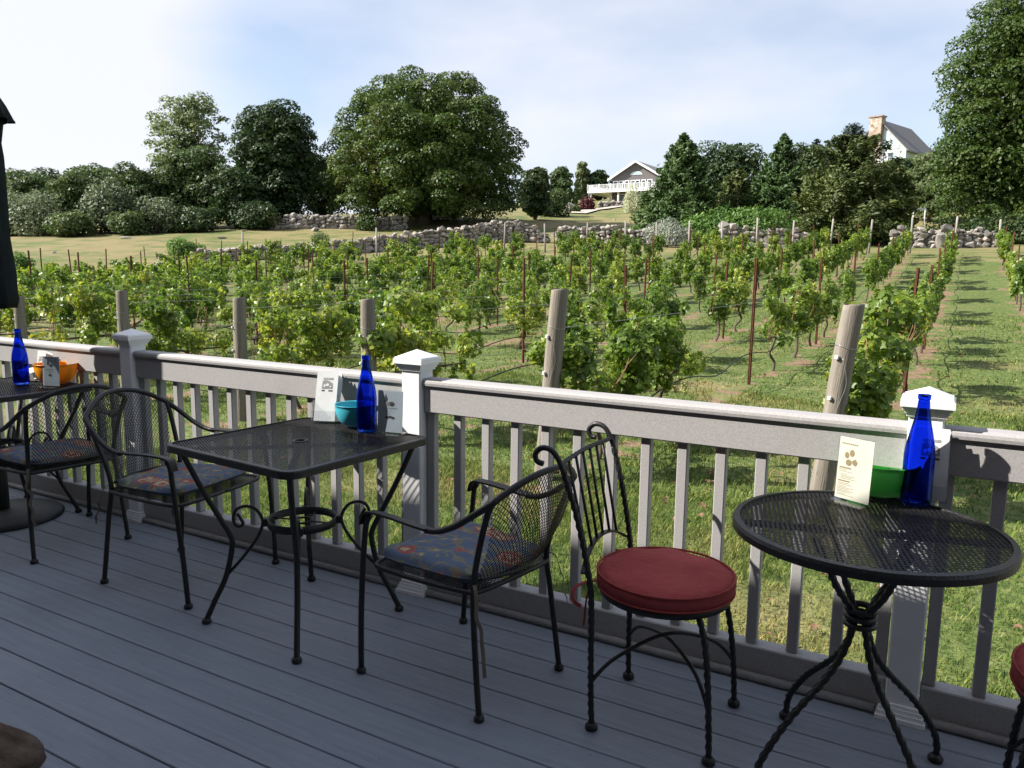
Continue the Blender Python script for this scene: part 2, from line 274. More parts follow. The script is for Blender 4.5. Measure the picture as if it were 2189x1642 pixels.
def H(u, v):
    u = np.atleast_1d(np.asarray(u, float)); v = np.atleast_1d(np.asarray(v, float))
    X = np.stack([u/50.0, v/50.0], -1); out = np.empty(len(u))
    for i in range(0, len(u), 20000):
        x = X[i:i+20000]; d = np.linalg.norm(x[:, None, :]-_CT[None, :, :2]/50.0, axis=-1)
        out[i:i+20000] = np.where(d > 0, d*d*np.log(d+1e-12), 0) @ _W[:-3] + _W[-3] + x @ _W[-2:]
    # beyond the surveyed land the hill levels off
    far = np.maximum(0, np.hypot(u+20, v-60)-210); k = np.exp(-far/90.0)
    return out*k + (1-k)*12.0
def h1(u, v): return float(H([u], [v])[0])
def at_depth(px, Z):
    """ground point lying Z metres in front of the lens along photo column px (survey helper)"""
    d = fw + rt*((px-1094.5)/1655.7); p = CAM + d*Z; return (float(p[0]), float(p[1]), h1(p[0], p[1]))
def vnoise(x, y, s, seed=0):
    """cheap smooth value noise"""
    x = x/s; y = y/s; xi = np.floor(x).astype(int); yi = np.floor(y).astype(int); fx = x-xi; fy = y-yi
    fx = fx*fx*(3-2*fx); fy = fy*fy*(3-2*fy)
    def h(a, b): v = np.sin(a*127.1+b*311.7+seed*74.7)*43758.5453; return v-np.floor(v)
    return (h(xi, yi)*(1-fx)+h(xi+1, yi)*fx)*(1-fy)+(h(xi, yi+1)*(1-fx)+h(xi+1, yi+1)*fx)*fy
def axis(lo, a, b, hi, step, g=1.16):
    mid = list(np.arange(a, b, step)); l = []; x = a; s = step
    while x > lo: s *= g; x -= s; l.append(x)
    r = []; x = mid[-1]; s = step
    while x < hi: s *= g; x += s; r.append(x)
    return np.array(l[::-1]+mid+r)
gx = axis(-900, -16, 5, 900, 0.35); gy = axis(-700, -1.5, 16, 1200, 0.35)
GX, GY = np.meshgrid(gx, gy); gu = GX.ravel(); gv = GY.ravel(); gz = H(gu, gv)
near = np.clip((40-np.hypot(gu+5, gv-8))/40, 0, 1)
gz = gz + near*(vnoise(gu, gv, 1.3)-0.5)*0.05 + (vnoise(gu, gv, 9, 3)-0.5)*0.12*np.clip((np.hypot(gu+5, gv)-15)/20, 0, 1)
nx, ny = len(gx), len(gy); ii = (np.arange(ny-1)[:, None]*nx+np.arange(nx-1)[None]).ravel()
def grass_material(name, blades=False):
    m, n, l, b = new_mat(name); g = n.new('ShaderNodeNewGeometry')
    def noise(sc, de=4, off=0):
        z = n.new('ShaderNodeTexNoise'); z.inputs['Scale'].default_value = sc; z.inputs['Detail'].default_value = de
        mpn = n.new('ShaderNodeMapping'); mpn.inputs['Location'].default_value = (off, off*0.7, 0); l.new(g.outputs['Position'], mpn.inputs['Vector']); l.new(mpn.outputs['Vector'], z.inputs['Vector']); return z.outputs['Fac']
    def math_(op, a, bb=None, c=None):
        k = n.new('ShaderNodeMath'); k.operation = op
        for i, x in enumerate((a, bb, c)):
            if x is None: continue
            if isinstance(x, (int, float)): k.inputs[i].default_value = x
            else: l.new(x, k.inputs[i])
        return k.outputs[0]
    def mix(f, a, bb):
        k = n.new('ShaderNodeMix'); k.data_type = 'RGBA'
        l.new(f, k.inputs['Factor'])
        for s, x in (('A', a), ('B', bb)):
            if isinstance(x, tuple): k.inputs[s].default_value = (*x, 1)
            else: l.new(x, k.inputs[s])
        return k.outputs['Result']
    sx = n.new('ShaderNodeSeparateXYZ'); l.new(g.outputs['Position'], sx.inputs['Vector'])
    u, v = sx.outputs['X'], sx.outputs['Y']
    fine = noise(9.0, 6, 3); rg = ramp(n, [(0.30, (0.056, 0.090, 0.024)), (0.52, (0.100, 0.136, 0.038)), (0.72, (0.170, 0.180, 0.070))]); l.new(fine, rg.inputs['Fac'])
    # dry straw patches, more of them on the open lawn past the rows
    big = noise(0.55, 4, 11); big2 = noise(0.11, 4, 5)
    ln = n.new('ShaderNodeMapRange'); ln.interpolation_type = 'SMOOTHSTEP'; ln.inputs['From Min'].default_value = 44; ln.inputs['From Max'].default_value = 58
    l.new(math_('MULTIPLY_ADD', u, -0.42, v), ln.inputs['Value'])
    dryf = n.new('ShaderNodeMapRange'); dryf.interpolation_type = 'SMOOTHSTEP'; dryf.inputs['From Min'].default_value = 0.485; dryf.inputs['From Max'].default_value = 0.66
    l.new(math_('ADD', math_('MULTIPLY_ADD', big2, 0.45, math_('MULTIPLY', big, 0.55)), math_('MULTIPLY', ln.outputs['Result'], 0.09)), dryf.inputs['Value'])
    c = mix(math_('MULTIPLY', dryf.outputs['Result'], 0.85), rg.outputs['Color'], (0.235, 0.190, 0.095))
    # bare soil under the trellis rows
    row = math_('PINGPONG', math_('ADD', math_('MULTIPLY_ADD', v, -0.009, u), 0.53+220.0), 1.1)
    sn = noise(1.6, 5, 21)
    so = n.new('ShaderNodeMapRange'); so.interpolation_type = 'SMOOTHSTEP'; so.inputs['From Min'].default_value = 0.20; so.inputs['From Max'].default_value = 0.0
    l.new(math_('MULTIPLY_ADD', math_('SUBTRACT', 0.52, sn), 2.6, row), so.inputs['Value'])
    vy = n.new('ShaderNodeMapRange'); vy.interpolation_type = 'SMOOTHSTEP'; vy.inputs['From Min'].default_value = 2.2; vy.inputs['From Max'].default_value = 3.2; l.new(v, vy.inputs['Value'])
    vy2 = n.new('ShaderNodeMapRange'); vy2.interpolation_type = 'SMOOTHSTEP'; vy2.inputs['From Min'].default_value = 50; vy2.inputs['From Max'].default_value = 44; l.new(v, vy2.inputs['Value'])
    soil = math_('MULTIPLY', so.outputs['Result'], math_('MULTIPLY', vy.outputs['Result'], vy2.outputs['Result']))
    rs = ramp(n, [(0.3, (0.15, 0.095, 0.06)), (0.7, (0.27, 0.18, 0.12))]); l.new(noise(14, 6, 2), rs.inputs['Fac'])
    if not blades: c = mix(math_('MULTIPLY', soil, 0.9), c, rs.outputs['Color'])
    if blades:
        w = n.new('ShaderNodeTexWhiteNoise'); w.noise_dimensions = '1D'; l.new(g.outputs['Random Per Island'], w.inputs['W'])
        rb = ramp(n, [(0.0, (0.80, 0.98, 0.7)), (0.55, (1.25, 1.35, 1.0)), (0.92, (2.4, 2.0, 1.8))]); l.new(w.outputs['Value'], rb.inputs['Fac'])
        k = n.new('ShaderNodeMix'); k.data_type = 'RGBA'; k.blend_type = 'MULTIPLY'; k.inputs['Factor'].default_value = 1.0; l.new(c, k.inputs['A']); l.new(rb.outputs['Color'], k.inputs['B']); c = k.outputs['Result']
    l.new(c, b.inputs['Base Color']); b.inputs['Roughness'].default_value = 0.85; b.inputs['Specular IOR Level'].default_value = 0.15
    if not blades:
        z = n.new('ShaderNodeTexNoise'); z.inputs['Scale'].default_value = 16; z.inputs['Detail'].default_value = 8; l.new(g.outputs['Position'], z.inputs['Vector'])
        bp = n.new('ShaderNodeBump'); bp.inputs['Strength'].default_value = 0.9; bp.inputs['Distance'].default_value = 0.05; l.new(z.outputs['Fac'], bp.inputs['Height']); l.new(bp.outputs['Normal'], b.inputs['Normal'])
    else:
        out = n['Material Output']; tr = n.new('ShaderNodeBsdfTranslucent'); l.new(c, tr.inputs['Color']); mx = n.new('ShaderNodeMixShader'); mx.inputs['Fac'].default_value = 0.3
        l.new(b.outputs['BSDF'], mx.inputs[1]); l.new(tr.outputs['BSDF'], mx.inputs[2]); l.new(mx.outputs['Shader'], out.inputs['Surface'])
    return m
M_ground = grass_material('lawn_and_soil'); M_blade = grass_material('grass_blades', True)
ground = link('ground', np_mesh('ground', np.stack([gu, gv, gz], -1), np.stack([ii, ii+1, ii+nx+1, ii+nx], -1), M_ground, True)); tag(ground, kind='structure')
def hg(u, v):
    z = H(u, v); u = np.asarray(u, float); v = np.asarray(v, float); nr = np.clip((40-np.hypot(u+5, v-8))/40, 0, 1)
    return z + nr*(vnoise(u, v, 1.3)-0.5)*0.05
# grass blades, thick near the deck and thinning out up the field; one uncountable mass
rng = np.random.default_rng(5)
def make_blades(n, u0, u1, v0, v1, hmin, hmax, wid):
    u = rng.uniform(u0, u1, n); v = rng.uniform(v0, v1, n)
    row = np.abs((u-0.009*v+0.53+220) % 2.2); row = np.minimum(row, 2.2-row)
    bare = (row < 0.50*(vnoise(u, v, 1.1, 4)-.25)) & (v > 2.7)
    patch = vnoise(u, v, 0.5, 9); keep = (~bare) & (rng.random(n) < 0.35+0.9*patch)
    u, v, patch = u[keep], v[keep], patch[keep]; n = len(u); z = hg(u, v)-0.005
    h = rng.uniform(hmin, hmax, n)*(0.55+0.9*patch); a = rng.uniform(0, 2*np.pi, n); t = rng.uniform(0.2, 1.1, n); dx, dy = np.cos(a), np.sin(a); w = wid*rng.uniform(0.6, 1.3, n)
    lx, ly = np.cos(a+1.2)*t*h, np.sin(a+1.2)*t*h
    A = np.stack([u-dx*w, v-dy*w, z], -1); B = np.stack([u+dx*w, v+dy*w, z], -1)
    Cm = np.stack([u+lx*0.35+dx*w*0.8, v+ly*0.35+dy*w*0.8, z+h*0.6], -1); D = np.stack([u+lx, v+ly, z+h], -1)
    E_ = np.stack([u+lx*0.35-dx*w*0.8, v+ly*0.35-dy*w*0.8, z+h*0.6], -1)
    V = np.stack([A, B, Cm, D, E_], 1).reshape(-1, 3); k = np.arange(n)[:, None]*5
    F = np.concatenate([k+np.array([[0, 1, 2]]), k+np.array([[0, 2, 4]]), k+np.array([[4, 2, 3]])], 0)
    return V, F
parts = [make_blades(140000, -6.5, 2.2, 0.12, 3.4, 0.020, 0.058, 0.0027), make_blades(120000, -13, 3, 3.2, 9, 0.022, 0.058, 0.0045), make_blades(70000, -26, 4, 8.5, 24, 0.025, 0.05, 0.010)]
off = 0; VV = []; FF = []
for V, F in parts: VV.append(V); FF.append(F+off); off += len(V)
gb = link('grass', np_mesh('grass', np.concatenate(VV), np.concatenate(FF), M_blade)); tag(gb, 'short mown green and straw coloured grass beyond the railing', 'grass', kind='stuff')
# dry maple leaves blown over the lawn
M_dryleaf = mat_leaf('dry_leaf', [(0.2, (0.15, 0.085, 0.05)), (0.6, (0.26, 0.155, 0.09)), (0.95, (0.38, 0.26, 0.17))], 2.0, 0.2, 0.8)
n = 900; lu = np.concatenate([rng.uniform(-6, 2.2, 330), rng.uniform(-1.5, 3.0, 400), rng.uniform(-12, 3, 170)]); lv = np.concatenate([rng.uniform(0.3, 4.5, 330), rng.uniform(2.5, 17, 400), rng.uniform(4, 16, 170)])
keep = vnoise(lu, lv, 0.9, 17)+rng.random(n)*0.5 > 0.82; lu, lv = lu[keep], lv[keep]; n = len(lu); lz = hg(lu, lv)+0.035
ang = np.linspace(0, 2*np.pi, 9)[:-1]; rad = np.array([1, .55, .95, .5, .9, .5, .95, .55]); V = []; F = []
for i in range(n):
    s = rng.uniform(0.020, 0.042); a0 = rng.uniform(0, 6.28); tl = rng.normal(0, 0.4, 2); k = len(V)
    x = np.cos(ang+a0)*rad*s; y = np.sin(ang+a0)*rad*s; z = x*tl[0]+y*tl[1]+np.abs(np.sin(ang*2))*s*0.35
    V.append((lu[i], lv[i], lz[i])); V += [(lu[i]+x[j], lv[i]+y[j], lz[i]+z[j]) for j in range(8)]; F += [(k, k+1+j, k+1+(j+1) % 8) for j in range(8)]
fl = link('fallen_leaves', np_mesh('fallen_leaves', V, F, M_dryleaf)); tag(fl, 'curled brown maple leaves scattered over the grass beyond the railing', 'leaves', kind='stuff')

# ---------------------------------------------------------------- the deck and the porch that shades it
mb = MB(); mb.box((-9.0, 0.062, -0.40), (4.0, 0.098, -0.03))
for k in range(9): mb.box((-9+k*1.6, -3.6, -0.24), (-8.96+k*1.6, 0.055, -0.032))
mb.box((-9.0, -3.7, -0.42), (4.0, 0.05, -0.26))
deck = mb.build('deck', M_under); tag(deck, kind='structure')
def board_mesh(x0, x1):
    b = MB().box((x0, 0, -0.026), (x1, 0.1258, 0.0), 0.0025); return b.mesh('deck_board', M_deck)
v = -0.915+0.129*7-0.129+0.0027; i = 0; rr = random.Random(3)
while v > -3.65:
    cut = -9.0 + rr.random()*2.6
    for (a, b_) in ((-9.0, cut-0.002), (cut+0.002, 4.0)):
        o = link('deck_board', board_mesh(a, b_), deck); o.location = (0, v, rr.uniform(-0.0008, 0.0008))
    v -= 0.129; i += 1
hw = MB().box((-18, -4.0, -0.42), (10, -3.75, 3.75)); hwo = hw.build('house_wall', mat_noise('cedar_shingle', [(0.2, (0.16, 0.135, 0.11)), (0.8, (0.27, 0.235, 0.2))], 6, 6, 0.9, 0.5, stretch=(1, 1, 4))); tag(hwo, kind='structure')
pr = MB(); e0, e1 = (-2.0, 3.39), (-4.3, 4.05); pr.add([(-18, e0[0], e0[1]), (10, e0[0], e0[1]), (10, e1[0], e1[1]), (-18, e1[0], e1[1]), (-18, e0[0], e0[1]+.14), (10, e0[0], e0[1]+.14), (10, e1[0], e1[1]+.14), (-18, e1[0], e1[1]+.14)], [(0, 3, 2, 1), (4, 5, 6, 7), (0, 1, 5, 4), (1, 2, 6, 5), (2, 3, 7, 6), (3, 0, 4, 7)])
tag(pr.build('porch_roof', mat_noise('roof_shingle', [(0.2, (0.10, 0.095, 0.09)), (0.8, (0.20, 0.19, 0.18))], 9, 6, 0.9, 0.5)), kind='structure')

# ---------------------------------------------------------------- railing
SP = 1.83
rail = empty('deck_railing', (-1.83, 0, 0)); tag(rail, 'grey composite deck railing with white capped posts and square balusters', 'railing')
def rpart(name, mb, mat, par=None): o = mb.build(name, mat, par or rail); return o
def frustum(mb, a, za, b, zb, cap=False):
    V = [(-a,-a,za),(a,-a,za),(a,a,za),(-a,a,za),(-b,-b,zb),(b,-b,zb),(b,b,zb),(-b,b,zb)]; F = [(0,1,5,4),(1,2,6,5),(2,3,7,6),(3,0,4,7)]
    F += [(0,3,2,1),(4,5,6,7)]; mb.add(V, F)
post_me = MB().box((-.046, -.046, 0.0), (.046, .046, .955), .005).mesh('post', M_white)
c = MB(); frustum(c, .0695, .964, .0695, .984); frustum(c, .0660, .984, .0640, .9895); frustum(c, .0635, .9890, .0015, 1.018)
for (a, z0, z1) in ((.0632, .9545, .9630), (.0575, .9450, .9535), (.0522, .9355, .9440)): frustum(c, a, z0, a, z1); frustum(c, a-.0065, z1-.0005, a-.0035, z1+.0012)
cap_me = c.mesh('post_cap', M_white)
s = MB()
for (a, z0, z1) in ((.0695, .0005, .0135), (.0635, .0150, .0265), (.0580, .0280, .0385), (.0530, .0400, .0490)): frustum(s, a, z0, a-.001, z1); frustum(s, a-.006, z1-.0005, a-.006, z1+.0018)
skirt_me = s.mesh('post_skirt', M_white)
bal_me = MB().box((-.0175, -.005, .1115), (.0175, .030, .7685), .003).mesh('baluster', M_rail)
def hand_profile(x0, x1):
    pr = [(-.033, .878), (-.0345, .888), (-.0325, .897), (-.026, .9035), (-.015, .9055), (.04, .9055), (.05, .9035), (.0555, .897), (.057, .888), (.056, .878)]
    n_ = len(pr); V = [(x0, y, z) for y, z in pr]+[(x1, y, z) for y, z in pr]; F = [(i, (i+1) % n_, (i+1) % n_+n_, i+n_) for i in range(n_)]
    F = [f[::-1] for f in F]; F += [tuple(range(n_)), tuple(range(2*n_-1, n_-1, -1))]; b = MB().add(V, F); return b
for k in range(-3, 2):
    u = k*SP; p = link('post', post_me, rail); p.location = (u+1.83, 0, 0); link('post_cap', cap_me, p); link('post_skirt', skirt_me, p)
for k in range(-3, 1):
    a, b_ = k*SP+.046+1.83, (k+1)*SP-.046+1.83
    rpart('handrail', hand_profile(a+.001, b_-.001), M_rail)
    rpart('top_rail', MB().box((a+.0015, -.0225, .768), (b_-.0015, .030, .8785), .004), M_rail)
    rpart('bottom_rail', MB().box((a+.0015, -.0225, .018), (b_-.0015, .045, .112), .004), M_rail)
    rpart('edge_trim', MB().tube([(a+.026, -.038, .0145), (b_-.026, -.038, .0145)], .0145, 10), M_trim)
    for i in range(14):
        o = link('baluster', bal_me, rail); o.location = (a + .0215 + (b_-a-.043)*i/13.0, 0, 0)
# ---------------------------------------------------------------- wrought-iron furniture
def strips(mb, surf, inside, a0, a1, b0, b1, ang, pitch, w, t, seg=0.02, flatseg=False):
    """one family of expanded-metal strands on surf(a,b); inside(a,b) clips"""
    d = np.array((math.cos(ang), math.sin(ang))); nrm = np.array((-d[1], d[0]))
    cx = np.array(((a0+a1)/2, (b0+b1)/2)); L = math.hypot(a1-a0, b1-b0)/2
    k = -int(L/pitch)
    while k*pitch < L:
        base = cx + nrm*(k*pitch); k += 1
        ts = np.arange(-L, L, 0.002); Q = base[None]+ts[:, None]*d[None]; ok = inside(Q[:, 0], Q[:, 1])
        idx = np.where(ok)[0]
        if len(idx) < 4: continue
        runs = np.split(idx, np.where(np.diff(idx) > 1)[0]+1)
        for r_ in runs:
            if len(r_) < 4: continue
            m = 2 if flatseg else max(2, int(len(r_)*0.002/seg)+1)
            tt = np.linspace(ts[r_[0]], ts[r_[-1]], m); P = []
            V = []; F = []
            for q in tt:
                c_ = base+d*q; e = 1e-3
                p = surf(*c_); pt = (surf(*(c_+nrm*e))-p)/e; pd = (surf(*(c_+d*e))-p)/e
                n_ = np.cross(pd, pt); n_ = n_/max(1e-9, np.linalg.norm(n_)); pt = pt/max(1e-9, np.linalg.norm(pt))
                V += [p+pt*w/2+n_*t/2, p-pt*w/2+n_*t/2, p-pt*w/2-n_*t/2, p+pt*w/2-n_*t/2]
            for i in range(m-1):
                for j in range(4): F.append((i*4+j, i*4+(j+1) % 4, i*4+4+(j+1) % 4, i*4+4+j))
            mb.add(V, F)
def foot(mb, p, r=0.017):
    mb.lathe([(0.001, 0.0), (r*0.85, 0.0), (r, 0.004), (r, 0.012), (r*0.8, 0.018), (r*0.5, 0.022)], 12, (p[0], p[1], 0.0))
def make_armchair():
    t = empty('mesh_armchair')
    top = lambda s_: np.array((-.294-.066*(1-s_*s_), .214*s_, .700+.082*(1-abs(s_)**2.2)))
    bot = lambda s_: np.array((-.200-.048*(1-s_*s_), .172*s_, .432))
    # hoop: arm end, rising round the back to the other arm
    half = [(-.065, .252, .583), (-.120, .250, .592), (-.185, .243, .622), (-.245, .231, .664)]
    pts = half + [tuple(top(s_)) for s_ in np.linspace(1, -1, 17)] + [(x, -y, z) for x, y, z in half[::-1]]
    MB().tube(smooth_path(pts, 3), .0105, 8).build('back_hoop', M_iron, t)
    for g in (1, -1):
        m = MB().tube(smooth_path([(.253, g*.257, .012), (.243, g*.262, .20), (.226, g*.266, .38), (.212, g*.266, .50), (.203, g*.264, .556), (.186, g*.262, .579)], 4), .0100, 8); foot(m, (.253, g*.257)); m.build('front_leg', M_iron, t)
        arm = smooth_path([(.222, g*.264, .545), (.214, g*.263, .572), (.190, g*.261, .5905), (.10, g*.258, .594), (.0, g*.255, .590), (-.075, g*.252, .588)], 4)
        MB().tube(arm, .01, flat=(.034, .0075)).build('armrest', M_iron, t)
        m = MB().tube(smooth_path([(-.253, g*.209, .012), (-.236, g*.204, .14), (-.217, g*.196, .30), (-.206, g*.186, .41), (-.222, g*.19, .50), (-.262, g*.203, .62), tuple(top(g*.985))], 4), .0098, 8); foot(m, (-.253, g*.209)); m.build('rear_leg', M_iron, t)
    ring = [(.215, .0, .398), (.213, .15, .398), (.20, .225, .398), (.15, .242, .398), (-.02, .228, .398), (-.18, .198, .398), (-.215, .165, .398), (-.222, 0, .398)]
    ring = ring + [(x, -y, z) for x, y, z in ring[-2:0:-1]] + [ring[0]]
    MB().tube(smooth_path(ring, 4), .0085, 8).build('seat_frame', M_iron, t)
    mb = MB(); mb.tube([tuple(bot(s_)) for s_ in np.linspace(-1, 1, 13)], .0065, 6); mb.build('back_rail', M_iron, t)
    mb = MB(); sf = lambda a, b: np.array((a, b, .401)); ins = lambda a, b: (np.abs(b) < .19+.042*(a+.21)/.42) & (a < .208-.4*np.maximum(0, np.abs(b)-.17)) & (a > -.212)
    for an in (0.5, -0.5): strips(mb, sf, ins, -.22, .22, -.25, .25, an+math.pi/2, .0098, .0025, .0015, flatseg=True)
    mb.build('seat_mesh', M_iron, t)
    def surf(a, b):
        s_ = a/.195; f = b/.33; p = bot(s_)*(1-f)+top(s_)*f; p[0] -= .022*math.sin(math.pi*min(max(f, 0), 1)); return p
    ins2 = lambda a, b: (np.abs(a) < .193) & (b > .004) & (b < .328)
    mb = MB()
    for an in (1.08, -1.08): strips(mb, surf, ins2, -.2, .2, 0, .33, an, .0105, .0022, .0012, seg=.03)
    mb.build('back_mesh', M_iron, t)
    return t
# floral seat pads
def floral_material():
    m, n, l, b = new_mat('floral_cloth'); t = n.new('ShaderNodeTexCoord')
    def vor(sc, off, ff='F1'):
        mp_ = n.new('ShaderNodeMapping'); mp_.inputs['Location'].default_value = off; mp_.inputs['Scale'].default_value = (1, 1, 0.6); l.new(t.outputs['Object'], mp_.inputs['Vector'])
        dn = n.new('ShaderNodeTexNoise'); dn.inputs['Scale'].default_value = 34; dn.inputs['Detail'].default_value = 3; l.new(mp_.outputs['Vector'], dn.inputs['Vector'])
        vm = n.new('ShaderNodeVectorMath'); vm.operation = 'MULTIPLY_ADD'; vm.inputs[1].default_value = (.05, .05, .05); l.new(dn.outputs['Color'], vm.inputs[0]); l.new(mp_.outputs['Vector'], vm.inputs[2])
        v_ = n.new('ShaderNodeTexVoronoi'); v_.inputs['Scale'].default_value = sc; v_.inputs['Randomness'].default_value = 0.9; l.new(vm.outputs[0], v_.inputs['Vector']); return v_
    def mask(inp, lo, hi):
        r_ = n.new('ShaderNodeMapRange'); r_.interpolation_type = 'SMOOTHSTEP'; r_.inputs['From Min'].default_value = hi; r_.inputs['From Max'].default_value = lo; l.new(inp, r_.inputs['Value']); return r_.outputs['Result']
    def mix(f, a, bb):
        k = n.new('ShaderNodeMix'); k.data_type = 'RGBA'; l.new(f, k.inputs['Factor'])
        for s_, x in (('A', a), ('B', bb)):
            if isinstance(x, tuple): k.inputs[s_].default_value = (*x, 1)
            else: l.new(x, k.inputs[s_])
        return k.outputs['Result']
    wv = n.new('ShaderNodeTexWave'); wv.wave_type = 'RINGS'; wv.inputs['Scale'].default_value = 5; wv.inputs['Distortion'].default_value = 9; wv.inputs['Detail'].default_value = 3; wv.inputs['Detail Scale'].default_value = 3; l.new(t.outputs['Object'], wv.inputs['Vector'])
    c = mix(mask(wv.outputs['Fac'], 0.10, 0.17), (.105, .140, .205), (.19, .18, .13))
    lf = vor(20, (1.3, .2, .4)); c = mix(mask(lf.outputs['Distance'], .30, .36), c, (.20, .21, .13)); c = mix(mask(lf.outputs['Distance'], .14, .18), c, (.38, .33, .23))
    sm = vor(27, (.3, .9, .1)); c = mix(mask(sm.outputs['Distance'], .16, .20), c, (.36, .15, .12))
    fl_ = vor(8.6, (.12, .05, .3)); rp = ramp(n, [(.0, (.45, .38, .2)), (.10, (.36, .33, .19)), (.12, (.29, .07, .06)), (.20, (.33, .08, .07)), (.215, (.44, .38, .25)), (.27, (.40, .35, .22)), (.285, (.30, .075, .065)), (.36, (.32, .10, .085))])
    rp.color_ramp.interpolation = 'LINEAR'; l.new(fl_.outputs['Distance'], rp.inputs['Fac']); c = mix(mask(fl_.outputs['Distance'], .36, .39), c, rp.outputs['Color'])
    l.new(c, b.inputs['Base Color']); b.inputs['Roughness'].default_value = .85; b.inputs['Specular IOR Level'].default_value = .2
    z = n.new('ShaderNodeTexNoise'); z.inputs['Scale'].default_value = 300; l.new(t.outputs['Object'], z.inputs['Vector']); bp = n.new('ShaderNodeBump'); bp.inputs['Strength'].default_value = .3; bp.inputs['Distance'].default_value = .002
    l.new(z.outputs['Fac'], bp.inputs['Height']); l.new(bp.outputs['Normal'], b.inputs['Normal']); return m
M_floral = floral_material()
M_tie = mat_plain('cloth_tie', (.16, .13, .10), .9)
def make_pad(seed):
    t = empty('seat_cushion'); rr_ = random.Random(seed)
    N = 26; V = []; F = []
    for side in (1, -1):
        for i in range(N+1):
            for j in range(N+1):
                a = i/N*2-1; b = j/N*2-1
                e = (1-abs(a)**6)*(1-abs(b)**6); e = max(0, e)**.42
                w = .205+.022*a; x = a*.208; y = b*w
                # rounded corners
                q = (abs(a)**5+abs(b)**5); 
                if q > 1: f = q**(-1/5); x *= f; y *= f
                z = .005+side*(.023*e) + .004*math.sin(9*a+seed)*math.cos(8*b)*e
                V.append((x, y, z+.021))
    M1 = (N+1)*(N+1)
    for i in range(N):
        for j in range(N):
            k = i*(N+1)+j; F.append((k, k+N+1, k+N+2, k+1)); F.append((M1+k, M1+k+1, M1+k+N+2, M1+k+N+1))
    MB().add(V, F, True).build('pad', M_floral, t)
    edge = [(V[i*(N+1)+j]) for i, j in [(i, 0) for i in range(N+1)]+[(N, j) for j in range(1, N+1)]+[(i, N) for i in range(N-1, -1, -1)]+[(0, j) for j in range(N-1, -1, -1)]]
    MB().tube([(x, y, .026) for x, y, z in edge], .004, 5, caps=False).build('piping', M_floral, t)
    for g in (1, -1):
        pts = [(-.195, g*.175, .024), (-.222, g*.196, .012), (-.235, g*.205, -.03)]
        for k in range(1, 7): pts.append((-.238-.006*k+rr_.uniform(-.004, .004), g*.207+rr_.uniform(-.01, .01), -.03-.035*k*(1 if g > 0 else .55)))
        MB().tube(smooth_path(pts, 3), .0035, flat=(.011, .002)).build('tie', M_tie, t)
    return t
chair_spots = [((-1.299, -.456), 2.963, .965, 'black mesh armchair right of the square table, seen from behind', 'blue floral cushion on the armchair right of the square table'),
               ((-2.780, -.396), .125, 1.015, 'black mesh armchair left of the square table, facing it', 'blue floral cushion on the armchair facing the square table from its left'),
               ((-3.711, -.420), 3.008, 1.02, 'black mesh armchair with its back to us at the umbrella table', 'blue floral cushion on the armchair at the umbrella table')]
arm0 = make_armchair()
for i, (p, rz, sc, lab, lab2) in enumerate(chair_spots):
    o = arm0 if i == 0 else copy_tree(arm0); o.location = (p[0], p[1], 0.0); o.rotation_euler = (0, 0, rz); o.scale = (sc,)*3; tag(o, lab, 'armchair', 'black mesh armchairs')
for i, (p, rz, sc, lab, lab2) in enumerate(chair_spots):
    cu = make_pad(i); ox = .0 if i != 1 else -.02; ca, sa = math.cos(rz), math.sin(rz); cu.location = (p[0]+ca*ox, p[1]+sa*ox, .4035*sc+.001); cu.rotation_euler = (0, (0, -.03, .0)[i], rz); tag(cu, lab2, 'cushion', 'blue floral seat cushions')

